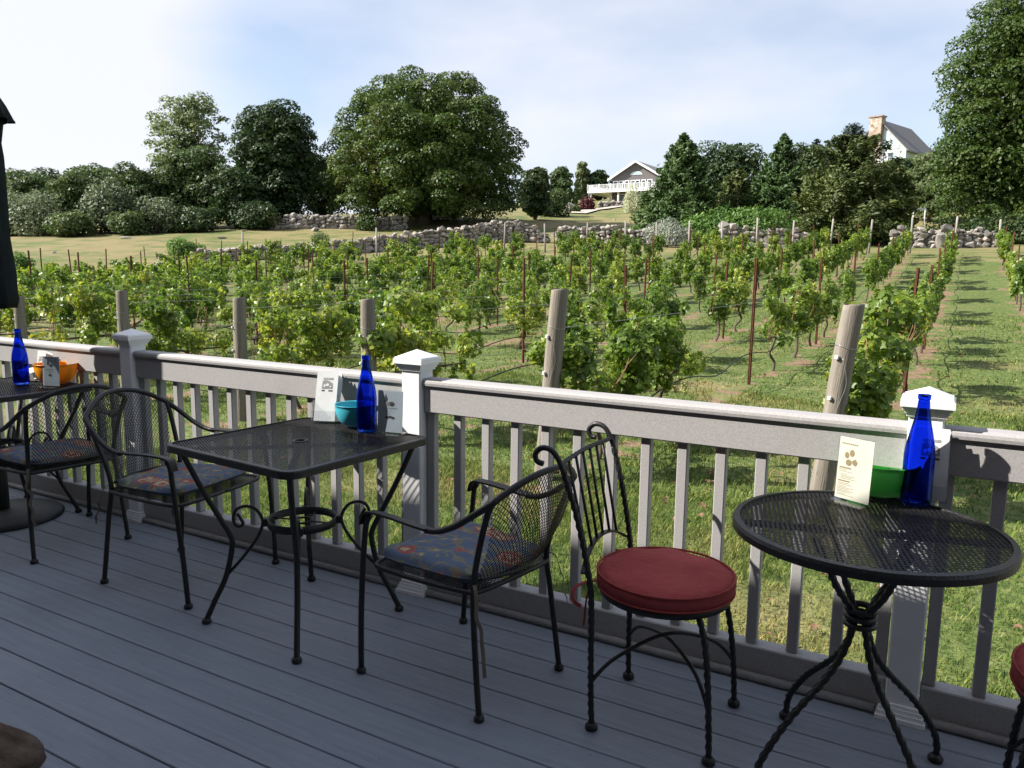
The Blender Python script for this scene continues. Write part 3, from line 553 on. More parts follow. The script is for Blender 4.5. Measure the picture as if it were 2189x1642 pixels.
def rounded_rect(hx, hy, r, n=6):
    P = []
    for (cx, cy, a0) in ((hx-r, hy-r, 0), (-hx+r, hy-r, 90), (-hx+r, -hy+r, 180), (hx-r, -hy+r, 270)):
        for k in range(n+1): t = R(a0+90*k/n); P.append((cx+r*math.cos(t), cy+r*math.sin(t)))
    return P
def make_square_table():
    t = empty('square_mesh_table'); hx, hy = .352, .345
    out = rounded_rect(hx, hy, .055); inn = rounded_rect(hx-.016, hy-.016, .045); n = len(out); V = []; F = []
    for ring, z in ((out, .672), (out, .694), (out, .698), (inn, .700), (inn, .690)):
        s_ = 1.0 if z != .698 else .994; V += [(x*s_, y*s_, z) for x, y in ring]
    for k in range(4):
        for i in range(n): F.append((k*n+i, k*n+(i+1) % n, (k+1)*n+(i+1) % n, (k+1)*n+i))
    inn2 = rounded_rect(hx-.008, hy-.008, .05); V += [(x, y, .672) for x, y in inn2]
    for i in range(n): F.append((i, 5*n+i, 5*n+(i+1) % n, (i+1) % n)); F.append((5*n+i, 4*n+i, 4*n+(i+1) % n, 5*n+(i+1) % n))
    MB().add(V, F).build('table_rim', M_iron, t)
    mb = MB(); sf = lambda a, b: np.array((a, b, .6955)); ins = lambda a, b: (np.abs(a) < hx-.012) & (np.abs(b) < hy-.012) & ((a*a+b*b) > .021**2)
    for an in (.42, -.42): strips(mb, sf, ins, -hx, hx, -hy, hy, an, .0098, .0025, .0015, flatseg=True)
    mb.build('table_mesh', M_iron, t)
    mb = MB(); mb.lathe([(.020, .690), (.030, .690), (.030, .6985), (.020, .6985), (.020, .690)], 20); mb.build('umbrella_hole_ring', M_iron, t)
    for an in (45, 135):
        d = (math.cos(R(an)), math.sin(R(an))); MB().tube([(-d[0]*.44, -d[1]*.44, .676+.002*(an > 90)), (d[0]*.44, d[1]*.44, .676+.002*(an > 90))], .01, flat=(.022, .010)).build('brace', M_iron, t)
    prof = [(.422, .672), (.405, .63), (.352, .515), (.303, .42), (.263, .34), (.259, .292), (.285, .18), (.327, .09), (.361, .014)]
    scr = [(.285, .182), (.226, .247), (.172, .319), (.147, .374), (.150, .411), (.174, .443), (.209, .452), (.238, .440), (.250, .412), (.245, .384), (.229, .374), (.216, .385), (.224, .405), (.236, .424)]
    for k in range(4):
        a = R(45+90*k); d = (math.cos(a), math.sin(a)); P3 = lambda q: [(d[0]*r_, d[1]*r_, z) for r_, z in q]
        m = MB().tube(smooth_path(P3(prof), 5), .0105, 8); foot(m, (d[0]*.361, d[1]*.361), .018); lg = m.build('leg', M_iron, t)
        MB().tube(smooth_path(P3(scr), 4), .0062, 6).build('scroll', M_iron, lg)
        MB().box((.124, -.013, .372), (.149, .013, .402), .002, Matrix.Rotation(a, 4, 'Z')).build('bracket', M_iron, lg)
    m = MB(); m.lathe([(.124, .372), (.128, .372), (.128, .402), (.124, .402), (.124, .372)], 32); rg = m.build('stretcher_ring', M_iron, t)
    m = MB(); m.lathe([(.034, .383), (.038, .383), (.038, .391), (.034, .391), (.034, .383)], 20)
    for k in range(4): a = R(20+90*k); m.tube([(math.cos(a)*.037, math.sin(a)*.037, .387), (math.cos(a)*.1245, math.sin(a)*.1245, .387)], .0032, 5)
    m.build('ring_spokes', M_iron, rg)
    return t
tb = make_square_table(); tb.location = (-2.048, -.441, 0); tb.rotation_euler = (0, 0, R(-5)); tag(tb, 'square black mesh patio table with turquoise bowl on it', 'table', 'square mesh patio tables')
tb1 = copy_tree(tb); tb1.location = (-4.30, -.37, 0); tb1.rotation_euler = (0, 0, R(-1)); tag(tb1, 'square black mesh patio table with umbrella pole through it at the left edge', 'table')

# folded umbrella on its round base, through the left table
UX, UY = -4.29, -.38
ub = empty('umbrella_base', (UX, UY, 0)); tag(ub, 'round dark umbrella base on the deck under the left table', 'umbrella base')
MB().lathe([(.001, .0), (.285, .0), (.288, .012), (.275, .026), (.12, .045), (.04, .05), (.001, .05)], 40).build('base_plate', M_baseg, ub)
MB().lathe([(.033, .05), (.036, .052), (.036, .36), (.033, .365), (.026, .365)], 18).build('tube', M_baseg, ub)
MB().tube([(.036, 0, .30), (.075, .0, .30)], .007, 8).lathe([(.001, 0), (.018, 0), (.018, .01), (.001, .01)], 10, (.08, 0, .295)).build('clamp_knob', M_iron, ub)
um = empty('patio_umbrella', (UX, UY, 0)); tag(um, 'folded dark canvas patio umbrella at the left edge of the picture', 'umbrella')
MB().tube([(0, 0, .06), (0, 0, 2.46)], .0205, 14).build('pole', M_bronze, um)
def folded(prof, folds, depth, n=96, seed=0):
    V = []; F = []; rg_ = np.random.default_rng(seed); ph = rg_.uniform(0, 6.28); per = 1+0.22*rg_.standard_normal(folds)
    for i, (r_, z) in enumerate(prof):
        for k in range(n):
            t = 2*math.pi*k/n; f = t/(2*math.pi)*folds; w = abs(((f+.13*math.sin(z*5)) % 1)-.5)*2; am = per[int(f) % folds]
            rr_ = r_*(1-depth+depth*w*am); V.append((rr_*math.cos(t+.25*z), rr_*math.sin(t+.25*z), z+(.03*w*(1 if i in (0,) else 0))))
    for i in range(len(prof)-1):
        for k in range(n): a = i*n+k; b = i*n+(k+1) % n; F.append((a, b, b+n, a+n))
    return MB().add(V, F, True)
folded([(.03, 1.135), (.135, 1.115), (.148, 1.16), (.145, 1.30), (.138, 1.50), (.138, 1.72), (.130, 1.88), (.128, 1.95), (.135, 2.00), (.145, 2.06), (.14, 2.10), (.06, 2.16)], 8, .34).build('canopy', M_umb, um)
folded([(.198, 2.045), (.202, 2.06), (.168, 2.14), (.10, 2.25), (.04, 2.36), (.02, 2.40)], 8, .2, seed=3).build('vent_cap', M_umb, um)
MB().lathe([(.001, 2.40), (.02, 2.405), (.024, 2.43), (.014, 2.455), (.001, 2.46)], 14).build('finial', M_bronze, um)

# ---------------------------------------------------------------- twisted-iron bistro chair and round table
TW = 55.0
def rod(mb, pts, r=.0075, k=10, tw=TW): return mb.tube(smooth_path(pts, k), r, 8, lobed=.16, twist=tw, smooth=True)
def make_bistro_chair():
    t = empty('bistro_chair')
    for g in (1, -1):
        m = rod(MB(), [(-.172, g*.166, .015), (-.176, g*.168, .10), (-.178, g*.172, .24), (-.180, g*.176, .40), (-.196, g*.182, .52), (-.228, g*.192, .66), (-.262, g*.20, .77)], .0085, 14)
        m.tube(smooth_path([(-.262, g*.20, .77), (-.277, g*.203, .806), (-.300, g*.204, .833), (-.330, g*.205, .838), (-.350, g*.205, .820), (-.346, g*.205, .798), (-.326, g*.205, .792)], 5), .0085, 8)
        foot(m, (-.172, g*.166), .019); m.build('rear_post', M_iron, t)
        m = rod(MB(), [(.172, g*.166, .015), (.166, g*.163, .12), (.155, g*.152, .24), (.138, g*.136, .34), (.110, g*.110, .402)], .0085, 14); foot(m, (.172, g*.166), .019); m.build('front_leg', M_iron, t)
    rod(MB(), [(-.272, -.202, .795), (-.278, -.1, .798), (-.28, 0, .80), (-.278, .1, .798), (-.272, .202, .795)], .0068, 10).build('top_rail', M_iron, t)
    arch = lambda y: (-.205-.02*(1-(y/.182)**2), y, .535-.055*(abs(y)/.182)**2.2)
    MB().tube([arch(y) for y in np.linspace(-.182, .182, 17)], .0068, flat=(.014, .007)).build('lower_arch', M_iron, t)
    for k in range(6):
        s_ = -1+2*(k+.5)/6; y0 = s_*.150; y1 = s_*.165; a = arch(y0)
        MB().tube([a, (-.277, y1, .797)], .0048, 6).build('spindle', M_iron, t)
    m = MB(); m.lathe([(.176, .396), (.192, .396), (.194, .408), (.190, .416), (.176, .416), (.176, .396)], 40, (-.016, 0, 0)); m.build('seat_ring', M_iron, t)
    m = MB(); m.tube([(-.19, 0, .408), (.17, 0, .408)], .006, 6); m.tube([(-.016, -.18, .4085), (-.016, .18, .4085)], .006, 6); m.build('seat_support', M_iron, t)
    for s_ in (1, -1):
        q = [(-.176, -s_*.170, .150), (-.12, -s_*.115, .215), (0, 0, .262+.007*s_), (.11, s_*.11, .225), (.164, s_*.160, .150)]
        MB().tube(smooth_path(q, 6), .006, 7).build('stretcher', M_iron, t)
    return t
bc = make_bistro_chair(); bc.location = (-.622, -.392, 0); bc.rotation_euler = (0, 0, R(2)); tag(bc, 'twisted black iron bistro chair with scrolled spindle back beside the round table', 'chair', 'twisted iron bistro chairs')
bc2 = copy_tree(bc); bc2.location = (.410, -.49, 0); bc2.rotation_euler = (0, 0, R(176)); tag(bc2, 'black iron bistro chair cut off by the right edge of the picture', 'chair')
def make_round_pad(seed):
    t = empty('round_seat_cushion'); N = 48; prof = []
    pr_ = [(.001, .0), (.10, .0), (.185, .001), (.199, .006), (.202, .018), (.2025, .032), (.198, .042), (.17, .049), (.12, .0535), (.06, .0555), (.001, .056)]
    V = []; F = []
    for (r_, z) in pr_:
        for k in range(N):
            a = 2*math.pi*k/N; wob = (.0018*math.sin(3*a+seed)+.0012*math.sin(7*a+2*seed))*(r_/.2); zz = z-.0035*math.exp(-((r_*math.cos(a)-.02)**2+(r_*math.sin(a)*2.2+.01)**2)/.004) +.0022*math.sin(9*a+5*r_/.2)*math.exp(-((r_-.19)/.03)**2) if z > .035 else z
            V.append((r_*(1+wob*3)*math.cos(a), r_*(1+wob*3)*math.sin(a), zz+wob))
    for i in range(len(pr_)-1):
        for k in range(N): a = i*N+k; b = i*N+(k+1) % N; F.append((a, b, b+N, a+N))
    MB().add(V, F, True).build('pad', M_red, t)
    for z, nm in ((.0435, 'top_piping'), (.004, 'bottom_piping')):
        MB().tube([(.2005*math.cos(2*math.pi*k/40), .2005*math.sin(2*math.pi*k/40), z) for k in range(41)], .0036, 6, caps=False).build(nm, M_red, t)
    for g in (1, -1):
        MB().tube(smooth_path([(-.17, g*.105, .02), (-.195, g*.150, .024), (-.215, g*.182, .012), (-.21, g*.20, -.015), (-.187, g*.195, -.03)], 5), .003, flat=(.012, .002)).build('tie', M_red, t)
        MB().tube(smooth_path([(-.182, g*.162, -.005), (-.185, g*.168, -.05), (-.188, g*.168, -.10)], 4), .003, flat=(.012, .002)).build('tie_end', M_red, t)
    return t
rp1 = make_round_pad(1); rp1.location = (-.638, -.392, .4165); rp1.rotation_euler = (0, 0, R(2)); tag(rp1, 'round dark red cushion on the spindle-back chair', 'cushion', 'round red seat cushions')
rp2 = make_round_pad(4); rp2.location = (.426, -.491, .4165); rp2.rotation_euler = (0, 0, R(176)); tag(rp2, 'dark red round cushion cut off at the right edge', 'cushion', 'round red seat cushions')
def make_round_table():
    t = empty('round_mesh_table'); Rr = .333
    MB().lathe([(Rr-.008, .674), (Rr, .674), (Rr+.001, .690), (Rr-.003, .6985), (Rr-.018, .700), (Rr-.020, .690), (Rr-.008, .674)], 150, smooth=False).build('table_rim', M_iron, t)
    mb = MB(); sf = lambda a, b: np.array((a, b, .6955)); ins = lambda a, b: (a*a+b*b) < (Rr-.012)**2
    for an in (.42, -.42): strips(mb, sf, ins, -Rr, Rr, -Rr, Rr, an+.25, .0098, .0025, .0015, flatseg=True)
    mb.build('table_mesh', M_iron, t)
    for an in (15, 105): d = (math.cos(R(an)), math.sin(R(an))); MB().tube([(-d[0]*.32, -d[1]*.32, .680-.002*(an > 90)), (d[0]*.32, d[1]*.32, .680-.002*(an > 90))], .01, flat=(.030, .010)).build('brace', M_iron, t)
    for k in range(4):
        a = R(-128+90*k-8); d = (math.cos(a), math.sin(a)); q = [(.155, .676), (.118, .615), (.078, .54), (.036, .485), (.021, .455), (.023, .425), (.045, .36), (.092, .293), (.195, .19), (.262, .10), (.282, .05), (.283, .014)]
        m = rod(MB(), [(d[0]*r_, d[1]*r_, z) for r_, z in q], .0088, 10); foot(m, (d[0]*.283, d[1]*.283), .02); m.build('leg', M_iron, t)
    m = MB()
    for z in (.435, .455, .475): m.tube([(math.cos(2*math.pi*k/16)*.034, math.sin(2*math.pi*k/16)*.034, z) for k in range(17)], .0085, 6, caps=False)
    m.build('collar', M_iron, t)
    return t
rt_ = make_round_table(); rt_.location = (-.105, -.412, 0); tag(rt_, 'round black mesh bistro table on twisted iron legs', 'table')

# ---------------------------------------------------------------- things on the tables (table tops at z = 0.70)
TZ = .7005
def mat_glass(name, c):
    m, n, l, b = new_mat(name); g = n.new('ShaderNodeBsdfGlass'); g.inputs['IOR'].default_value = 1.46; g.inputs['Roughness'].default_value = 0.0
    z = n.new('ShaderNodeTexNoise'); z.inputs['Scale'].default_value = 9; t = n.new('ShaderNodeTexCoord'); l.new(t.outputs['Object'], z.inputs['Vector']); r_ = ramp(n, [(.3, tuple(x*.93 for x in c)), (.7, c)]); l.new(z.outputs['Fac'], r_.inputs['Fac']); l.new(r_.outputs['Color'], g.inputs['Color']); l.new(g.outputs['BSDF'], n['Material Output'].inputs['Surface']); return m
M_glass = mat_glass('cobalt_glass', (.24, .40, .965)); M_clear = mat_thin('clear_acrylic', (.93, .94, .95), .05, .03)
M_water = mat_thin('drink_in_bottle', (.50, .52, .62))
M_paper = mat_plain('white_paper', (.80, .80, .79), .7); M_cream = mat_plain('cream_card', (.80, .76, .62), .65); M_bluecard = mat_plain('pale_blue_card', (.50, .57, .62), .65)
M_ink = mat_plain('dark_print', (.06, .06, .06), .8); M_ink2 = mat_plain('grey_print', (.30, .29, .30), .8); M_gold = mat_plain('tan_print', (.36, .28, .13), .8)
def bottle(loc, label, fill=.0, h=.302):
    t = empty('wine_bottle', loc); tag(t, label, 'bottle', 'cobalt blue bottles')
    s_ = h/.302
    pr_ = [(.001, .004), (.024, .002), (.034, .0), (.0385, .006), (.0395, .02), (.0395, .135), (.037, .16), (.030, .195), (.0215, .232), (.0165, .262), (.0148, .285), (.0148, .288), (.0168, .289), (.0172, .300), (.0155, .302), (.0118, .302), (.0114, .285), (.0132, .262), (.0182, .232), (.0268, .195), (.0338, .16), (.0362, .135), (.0362, .022), (.0340, .012), (.001, .014)]
    MB().lathe([(r_, z*s_) for r_, z in pr_], 36).build('glass', M_glass, t)
    if fill: MB().lathe([(.001, .0145), (.030, .0145), (.0355, .023), (.0358, fill*s_), (.001, fill*s_)], 32).build('drink', M_water, t)
    return t
bottle((-1.941, -.185, TZ), 'cobalt blue bottle beside the turquoise bowl', .135)
bottle((-.008, -.135, TZ), 'cobalt blue bottle beside the green bowl', .0, .312)
bottle((-4.300, -.225, TZ), 'cobalt blue bottle beside the orange bowl', .13, .30)
def bowl(loc, c1, label, r=.082, h=.085):
    t = empty('plastic_bowl', loc); tag(t, label, 'bowl', 'plastic bowls on the tables')
    m = mat_noise('bowl_plastic', [(.3, tuple(x*.92 for x in c1)), (.7, c1)], 9, 2, .35); nt = m.node_tree; tr = nt.nodes.new('ShaderNodeBsdfTranslucent'); tr.inputs['Color'].default_value = (*c1, 1); mx = nt.nodes.new('ShaderNodeMixShader'); mx.inputs['Fac'].default_value = .16; nt.links.new(nt.nodes['Principled BSDF'].outputs['BSDF'], mx.inputs[1]); nt.links.new(tr.outputs['BSDF'], mx.inputs[2]); nt.links.new(mx.outputs['Shader'], nt.nodes['Material Output'].inputs['Surface'])
    o = [(.001, .004), (r*.40, .004)] + [(r*(.42+.58*math.sin(a)), .004+h*(1-math.cos(a))) for a in np.linspace(.12, math.pi/2, 12)]
    inn = [(x-.0026, z+.001) for x, z in o[::-1]]; inn[-1] = (.001, .008); inn[-2] = (r*.38, .008)
    MB().lathe(o+[(o[-1][0]+.002, o[-1][1]+.0005), (o[-1][0]+.0015, o[-1][1]+.003)]+inn, 44).build('shell', m, t)
    MB().lathe([(r*.34, .0), (r*.42, .0), (r*.42, .006), (r*.34, .006), (r*.34, .0)], 30).build('foot_ring', m, t); return t
bowl((-2.048, -.128, TZ), (.07, .48, .60), 'turquoise plastic bowl behind the blue bottle')
bowl((-.105, -.082, TZ), (.20, .86, .20), 'bright green plastic bowl behind the cream card', .098, .092)
bowl((-4.170, -.112, TZ), (.90, .36, .012), 'orange plastic bowl on the left table', .105, .105)
def marks(parent, mat, rects, name='print', y=-.0012):
    m = MB()
    for (x0, x1, z0, z1) in rects: m.add([(x0, y, z0), (x1, y, z0), (x1, y, z1), (x0, y, z1)], [(0, 1, 2, 3)])
    return m.build(name, mat, parent)
def blob(cx, cz, rx, rz, n=14): return [(cx+rx*math.cos(2*math.pi*k/n), cz+rz*math.sin(2*math.pi*k/n)) for k in range(n)]
def poly_marks(parent, mat, polys, name, y=-.0013):
    m = MB()
    for P_ in polys: m.add([(x, y, z) for x, z in P_], [tuple(range(len(P_)))])
    return m.build(name, mat, parent)
def text(parent, body, size, x, z, mat, y=-.0015, align='LEFT'):
    cu = bpy.data.curves.new('lettering', 'FONT'); cu.body = body; cu.size = size; cu.align_x = align; cu.resolution_u = 2
    tmp = bpy.data.objects.new('lettering', cu); me = bpy.data.meshes.new_from_object(tmp); bpy.data.objects.remove(tmp); me.materials.append(mat) if not me.materials else None
    o = link('lettering', me, parent); o.location = (x, y, z); o.rotation_euler = (R(90), 0, 0); return o
def sign(loc, rz, lean, label, card, w, h, acrylic=True):
    """T-shaped table card: upright sheet facing local -y"""
    t = empty('table_sign', loc, rz); tag(t, label, 'sign', 'menu cards in table stands')
    up_ = link('card', MB().box((-w/2, -.0006, .006), (w/2, .0006, h), 0).mesh('card', card), t); up_.rotation_euler = (lean, 0, 0)
    if acrylic:
        a = link('stand', MB().box((-w/2-.002, -.0032, .003), (w/2+.002, -.0022, h+.003)).mesh('stand', M_clear), t); a.rotation_euler = (lean, 0, 0)
    b_ = link('stand_foot', MB().box((-w/2-.001, -.042, .0005), (w/2+.001, .042, .0028)).mesh('stand_foot', M_clear if acrylic else card), t)
    return t, up_
t, cd = sign((-1.835, -.176, TZ), R(10), R(-4), 'pale blue menu card in a clear stand right of the blue bottle', M_bluecard, .108, .168)
poly_marks(cd, M_ink, [[(-.027, .122), (-.021, .156), (-.012, .135), (-.018, .124)], blob(.006, .117, .012, .009)], 'food_drawing'); poly_marks(cd, M_ink2, [blob(-.012, .118, .012, .008)], 'food_drawing')
text(cd, 'Artisan Cheese Plate', .0078, -.036, .098, M_ink); text(cd, 'Two cheeses, crackers', .0055, -.034, .088, M_ink2); text(cd, '$12.00', .0075, -.020, .076, M_ink2)
poly_marks(cd, M_ink, [blob(-.013, .064, .009, .005), blob(.001, .066, .009, .005), blob(.012, .063, .008, .005)], 'food_drawing')
t, cd = sign((-.166, -.217, TZ), R(-27), R(-3), 'cream printed card in front of the green bowl', M_cream, .104, .182)
text(cd, 'HARVEST WINE CLUB', .0048, -.043, .163, M_gold) if False else marks(cd, M_gold, [(-.044+.0062*k, -.0398+.0062*k, .1618, .1655) for k in range(8)], 'heading')
poly_marks(cd, M_gold, [blob(-.026, .131, .0065, .009), blob(-.011, .139, .0072, .010), blob(-.019, .111, .009, .009), [(-.010, .116), (.001, .124), (.008, .114), (.003, .104), (-.006, .108)]], 'wine_glass_drawing')
lines = []
for (z, a, b_, th) in ((.093, -.046, -.010, .0034), (.088, -.046, -.022, .001), (.083, -.046, -.004, .001), (.075, -.039, -.018, .001), (.071, -.039, .004, .001), (.067, -.039, -.006, .001), (.063, -.039, .008, .001), (.055, -.046, -.010, .0034), (.050, -.046, -.012, .001), (.046, -.046, -.002, .001), (.041, -.046, -.020, .001), (.037, -.046, .004, .001), (.033, -.046, -.010, .001), (.029, -.046, .002, .001), (.025, -.046, -.004, .001), (.020, -.046, -.020, .001), (.016, -.046, .006, .001)): lines.append((a, b_, z, z+th))
marks(cd, M_gold, lines, 'text_lines')
t, cd = sign((-4.075, -.195, TZ), R(18), R(-3), 'grey shaded menu card in front of the orange bowl', M_bluecard, .100, .160)
poly_marks(cd, M_ink, [[(-.024, .118), (-.019, .146), (-.010, .128), (-.016, .116)], blob(.000, .114, .010, .008), blob(-.006, .062, .010, .006)], 'food_drawing')
marks(cd, M_ink2, [(-.03, .02, .092, .094), (-.026, .012, .084, .0855), (-.014, .002, .074, .0765)], 'text_lines')
def brochures(loc, rz, lean, label, h=.215, w=.092, head=True, stack=5):
    """folded leaflets leaning back in a clear holder, front faces local -y"""
    t = empty('leaflet_holder', loc, rz); tag(t, label, 'leaflets', 'leaflet holders on the tables')
    hold = MB(); hw_ = w/2+.006
    hold.box((-hw_, -.024, .0005), (hw_, .034, .003)); hold.box((-hw_, .0325, .003), (hw_, .034, .115)); hold.box((-hw_, -.024, .003), (hw_, -.0225, .05)); hold.box((-hw_, -.0224, .003), (-hw_+.0015, .0324, .085)); hold.box((hw_-.0015, -.0224, .003), (hw_, .0324, .085)); hold.build('holder', M_clear, t)
    for k in range(stack):
        o = link('leaflet', MB().box((-w/2+.001*k, -.0008, .0), (w/2+.0012*k, .0008, h-.004*k)).mesh('leaflet', M_paper), t); o.location = (.0, -.012+.0055*k, .005); o.rotation_euler = (lean-.03*k, 0, 0)
        if k == 0:
            marks(o, M_ink2, [(-.018, .026, h-.040, h-.032)], 'title_bar'); poly_marks(o, M_ink2, [[(-.020, h-.046), (-.010, h-.042), (.008, h-.045), (.024, h-.055), (.026, h-.078), (-.022, h-.080)]], 'vignette'); poly_marks(o, M_paper, [blob(.002, h-.062, .007, .006), blob(-.010, h-.066, .005, .006), blob(.015, h-.069, .005, .003)], 'vignette_light', -.0022)
            marks(o, M_ink, [(-.022, -.008, h-.090, h-.084), (.008, .026, h-.090, h-.084)], 'footer_bar'); text(o, 'VINEYARDS', .0065, -.016, h-.0385, M_paper, -.0024)
    return t
brochures((-2.215, -.128, TZ), R(22), R(-17), 'white leaflets leaning in a clear holder left of the turquoise bowl')
brochures((.016, -.078, TZ), R(2), R(-6), 'white leaflets in a clear holder behind the bottle by the green bowl', .205)
brochures((-4.335, -.095, TZ), R(10), R(-8), 'white leaflets in a holder beside the orange bowl', .165, .062)
fp = empty('folded_paper', (-4.42, -.10, TZ), R(15)); tag(fp, 'folded white paper lying behind the bottle on the left table', 'paper')
MB().add([(-.06, -.05, .05), (.05, -.05, .05), (.07, .05, .06), (-.05, .05, .062), (-.02, -.055, .006), (.06, -.045, .002)], [(0, 1, 2, 3), (0, 4, 1), (4, 5, 1)]).build('sheet', M_paper, fp); MB().box((-.03, -.03, 0), (.05, .04, .004)).build('under_sheet', M_paper, fp)
# brown field stone on the deck by the lens
bm = bmesh.new(); bmesh.ops.create_icosphere(bm, subdivisions=5, radius=1.0)
for v_ in bm.verts:
    p = v_.co; n_ = Vector((p.x*.135, p.y*.10, p.z*.10))
    if p.z > 0: n_.x *= 1-.90*p.z; n_.y *= 1-.85*p.z; n_.z *= 1.12
    nz_ = vnoise(np.array([p.x*1.2+p.z*.7+9]), np.array([p.y*1.3+p.z*.9+5]), .45, 2)[0]; v_.co = n_*(0.88+.26*nz_)
me = bpy.data.meshes.new('field_stone'); bm.to_mesh(me); bm.free(); me.materials.append(mat_noise('brown_stone', [(.2, (.05, .033, .022)), (.55, (.10, .068, .045)), (.85, (.16, .12, .09))], 16, 7, .85, .9, bscale=40)); me.polygons.foreach_set('use_smooth', [True]*len(me.polygons))
st = link('field_stone', me); st.location = (-2.05, -1.585, .074); st.rotation_euler = (0, 0, R(40)); tag(st, 'brown pointed field stone on the deck in the bottom left corner', 'stone')
# ---------------------------------------------------------------- foliage generators
def unit(a): return a/np.maximum(1e-9, np.linalg.norm(a, axis=-1, keepdims=True))
def leaf_quads(P, Nrm, size, rg_, aspect=0.62, T=None):
    """kite-shaped leaf faces at P with normal Nrm"""
    n = len(P); r_ = unit(rg_.normal(size=(n, 3))) if T is None else unit(T + 0.35*rg_.normal(size=(n, 3)))
    t = unit(r_ - Nrm*np.sum(r_*Nrm, -1, keepdims=True)); b = np.cross(Nrm, t); s = (size*rg_.uniform(0.65, 1.35, n))[:, None]
    fold = Nrm*(s*0.12)
    V = np.stack([P-t*s*0.5, P+b*s*aspect*0.5+fold-t*s*0.05, P+t*s*0.5, P-b*s*aspect*0.5+fold-t*s*0.05], 1).reshape(-1, 3)
    k = np.arange(n)[:, None]*4; return V, k+np.array([[0, 1, 2, 3]])
def lobed_leaves(P, Nrm, size, rg_):
    """grape leaves: five-lobed blade, slightly cupped, 7 triangles"""
    n = len(P); r_ = unit(rg_.normal(size=(n, 3))+np.array((0, 0, -0.9))); t = unit(r_ - Nrm*np.sum(r_*Nrm, -1, keepdims=True)); b = np.cross(Nrm, t)
    out = np.array([(0, -.36), (.40, -.42), (.33, -.06), (.52, .16), (.22, .22), (0, .62), (-.22, .22), (-.52, .16), (-.33, -.06), (-.40, -.42)])
    lift = np.array([0, .10, .02, .12, .02, -.10, .02, .12, .02, .10])
    s = (size*rg_.uniform(0.6, 1.3, n))[:, None, None]
    V = P[:, None, :] + s*(b[:, None, :]*out[None, :, :1] + t[:, None, :]*out[None, :, 1:] + Nrm[:, None, :]*lift[None, :, None])
    k = np.arange(n)[:, None]*10
    F = np.concatenate([k+np.array([[0, 1, 2]]), k+np.array([[0, 2, 4]]), k+np.array([[2, 3, 4]]), k+np.array([[0, 4, 6]]), k+np.array([[4, 5, 6]]), k+np.array([[0, 6, 8]]), k+np.array([[6, 7, 8]]), k+np.array([[0, 8, 9]])], 0)
    return V.reshape(-1, 3), F
def lobes_points(rg_, lobes, n, shell=0.55, under=0.0):
    """n points on the outer shells of ellipsoid lobes (c, r3); returns points and outward normals"""
    w = np.array([l_[1][0]*l_[1][2] for l_ in lobes]); cnt = rg_.multinomial(n, w/w.sum()); P = []; N = []
    for (c_, r_), k in zip(lobes, cnt):
        d = unit(rg_.normal(size=(k, 3))); d[:, 2] = np.where((d[:, 2] < -.25) & (rg_.random(k) < under), -d[:, 2], d[:, 2]); q = shell+(1-shell)*rg_.random((k, 1))**0.6; q = np.where(rg_.random((k, 1)) < 0.12, q*1.10, q)
        P.append(np.array(c_)+d*q*np.array(r_)); N.append(unit(d/np.array(r_)))
    return np.concatenate(P), np.concatenate(N)
def limb(mb, a, b, r0, r1, rg_, wob=0.06, k=5):
    a = np.array(a, float); b = np.array(b, float); L = np.linalg.norm(b-a); pts = []; rr_ = []
    for i in range(k+1):
        f = i/k; p = a*(1-f)+b*f + (rg_.normal(size=3)*wob*L*(f*(1-f))*2 if 0 < i < k else 0); pts.append(tuple(p)); rr_.append(r0*(1-f)+r1*f)
    mb.tube(pts, rr_, 6)
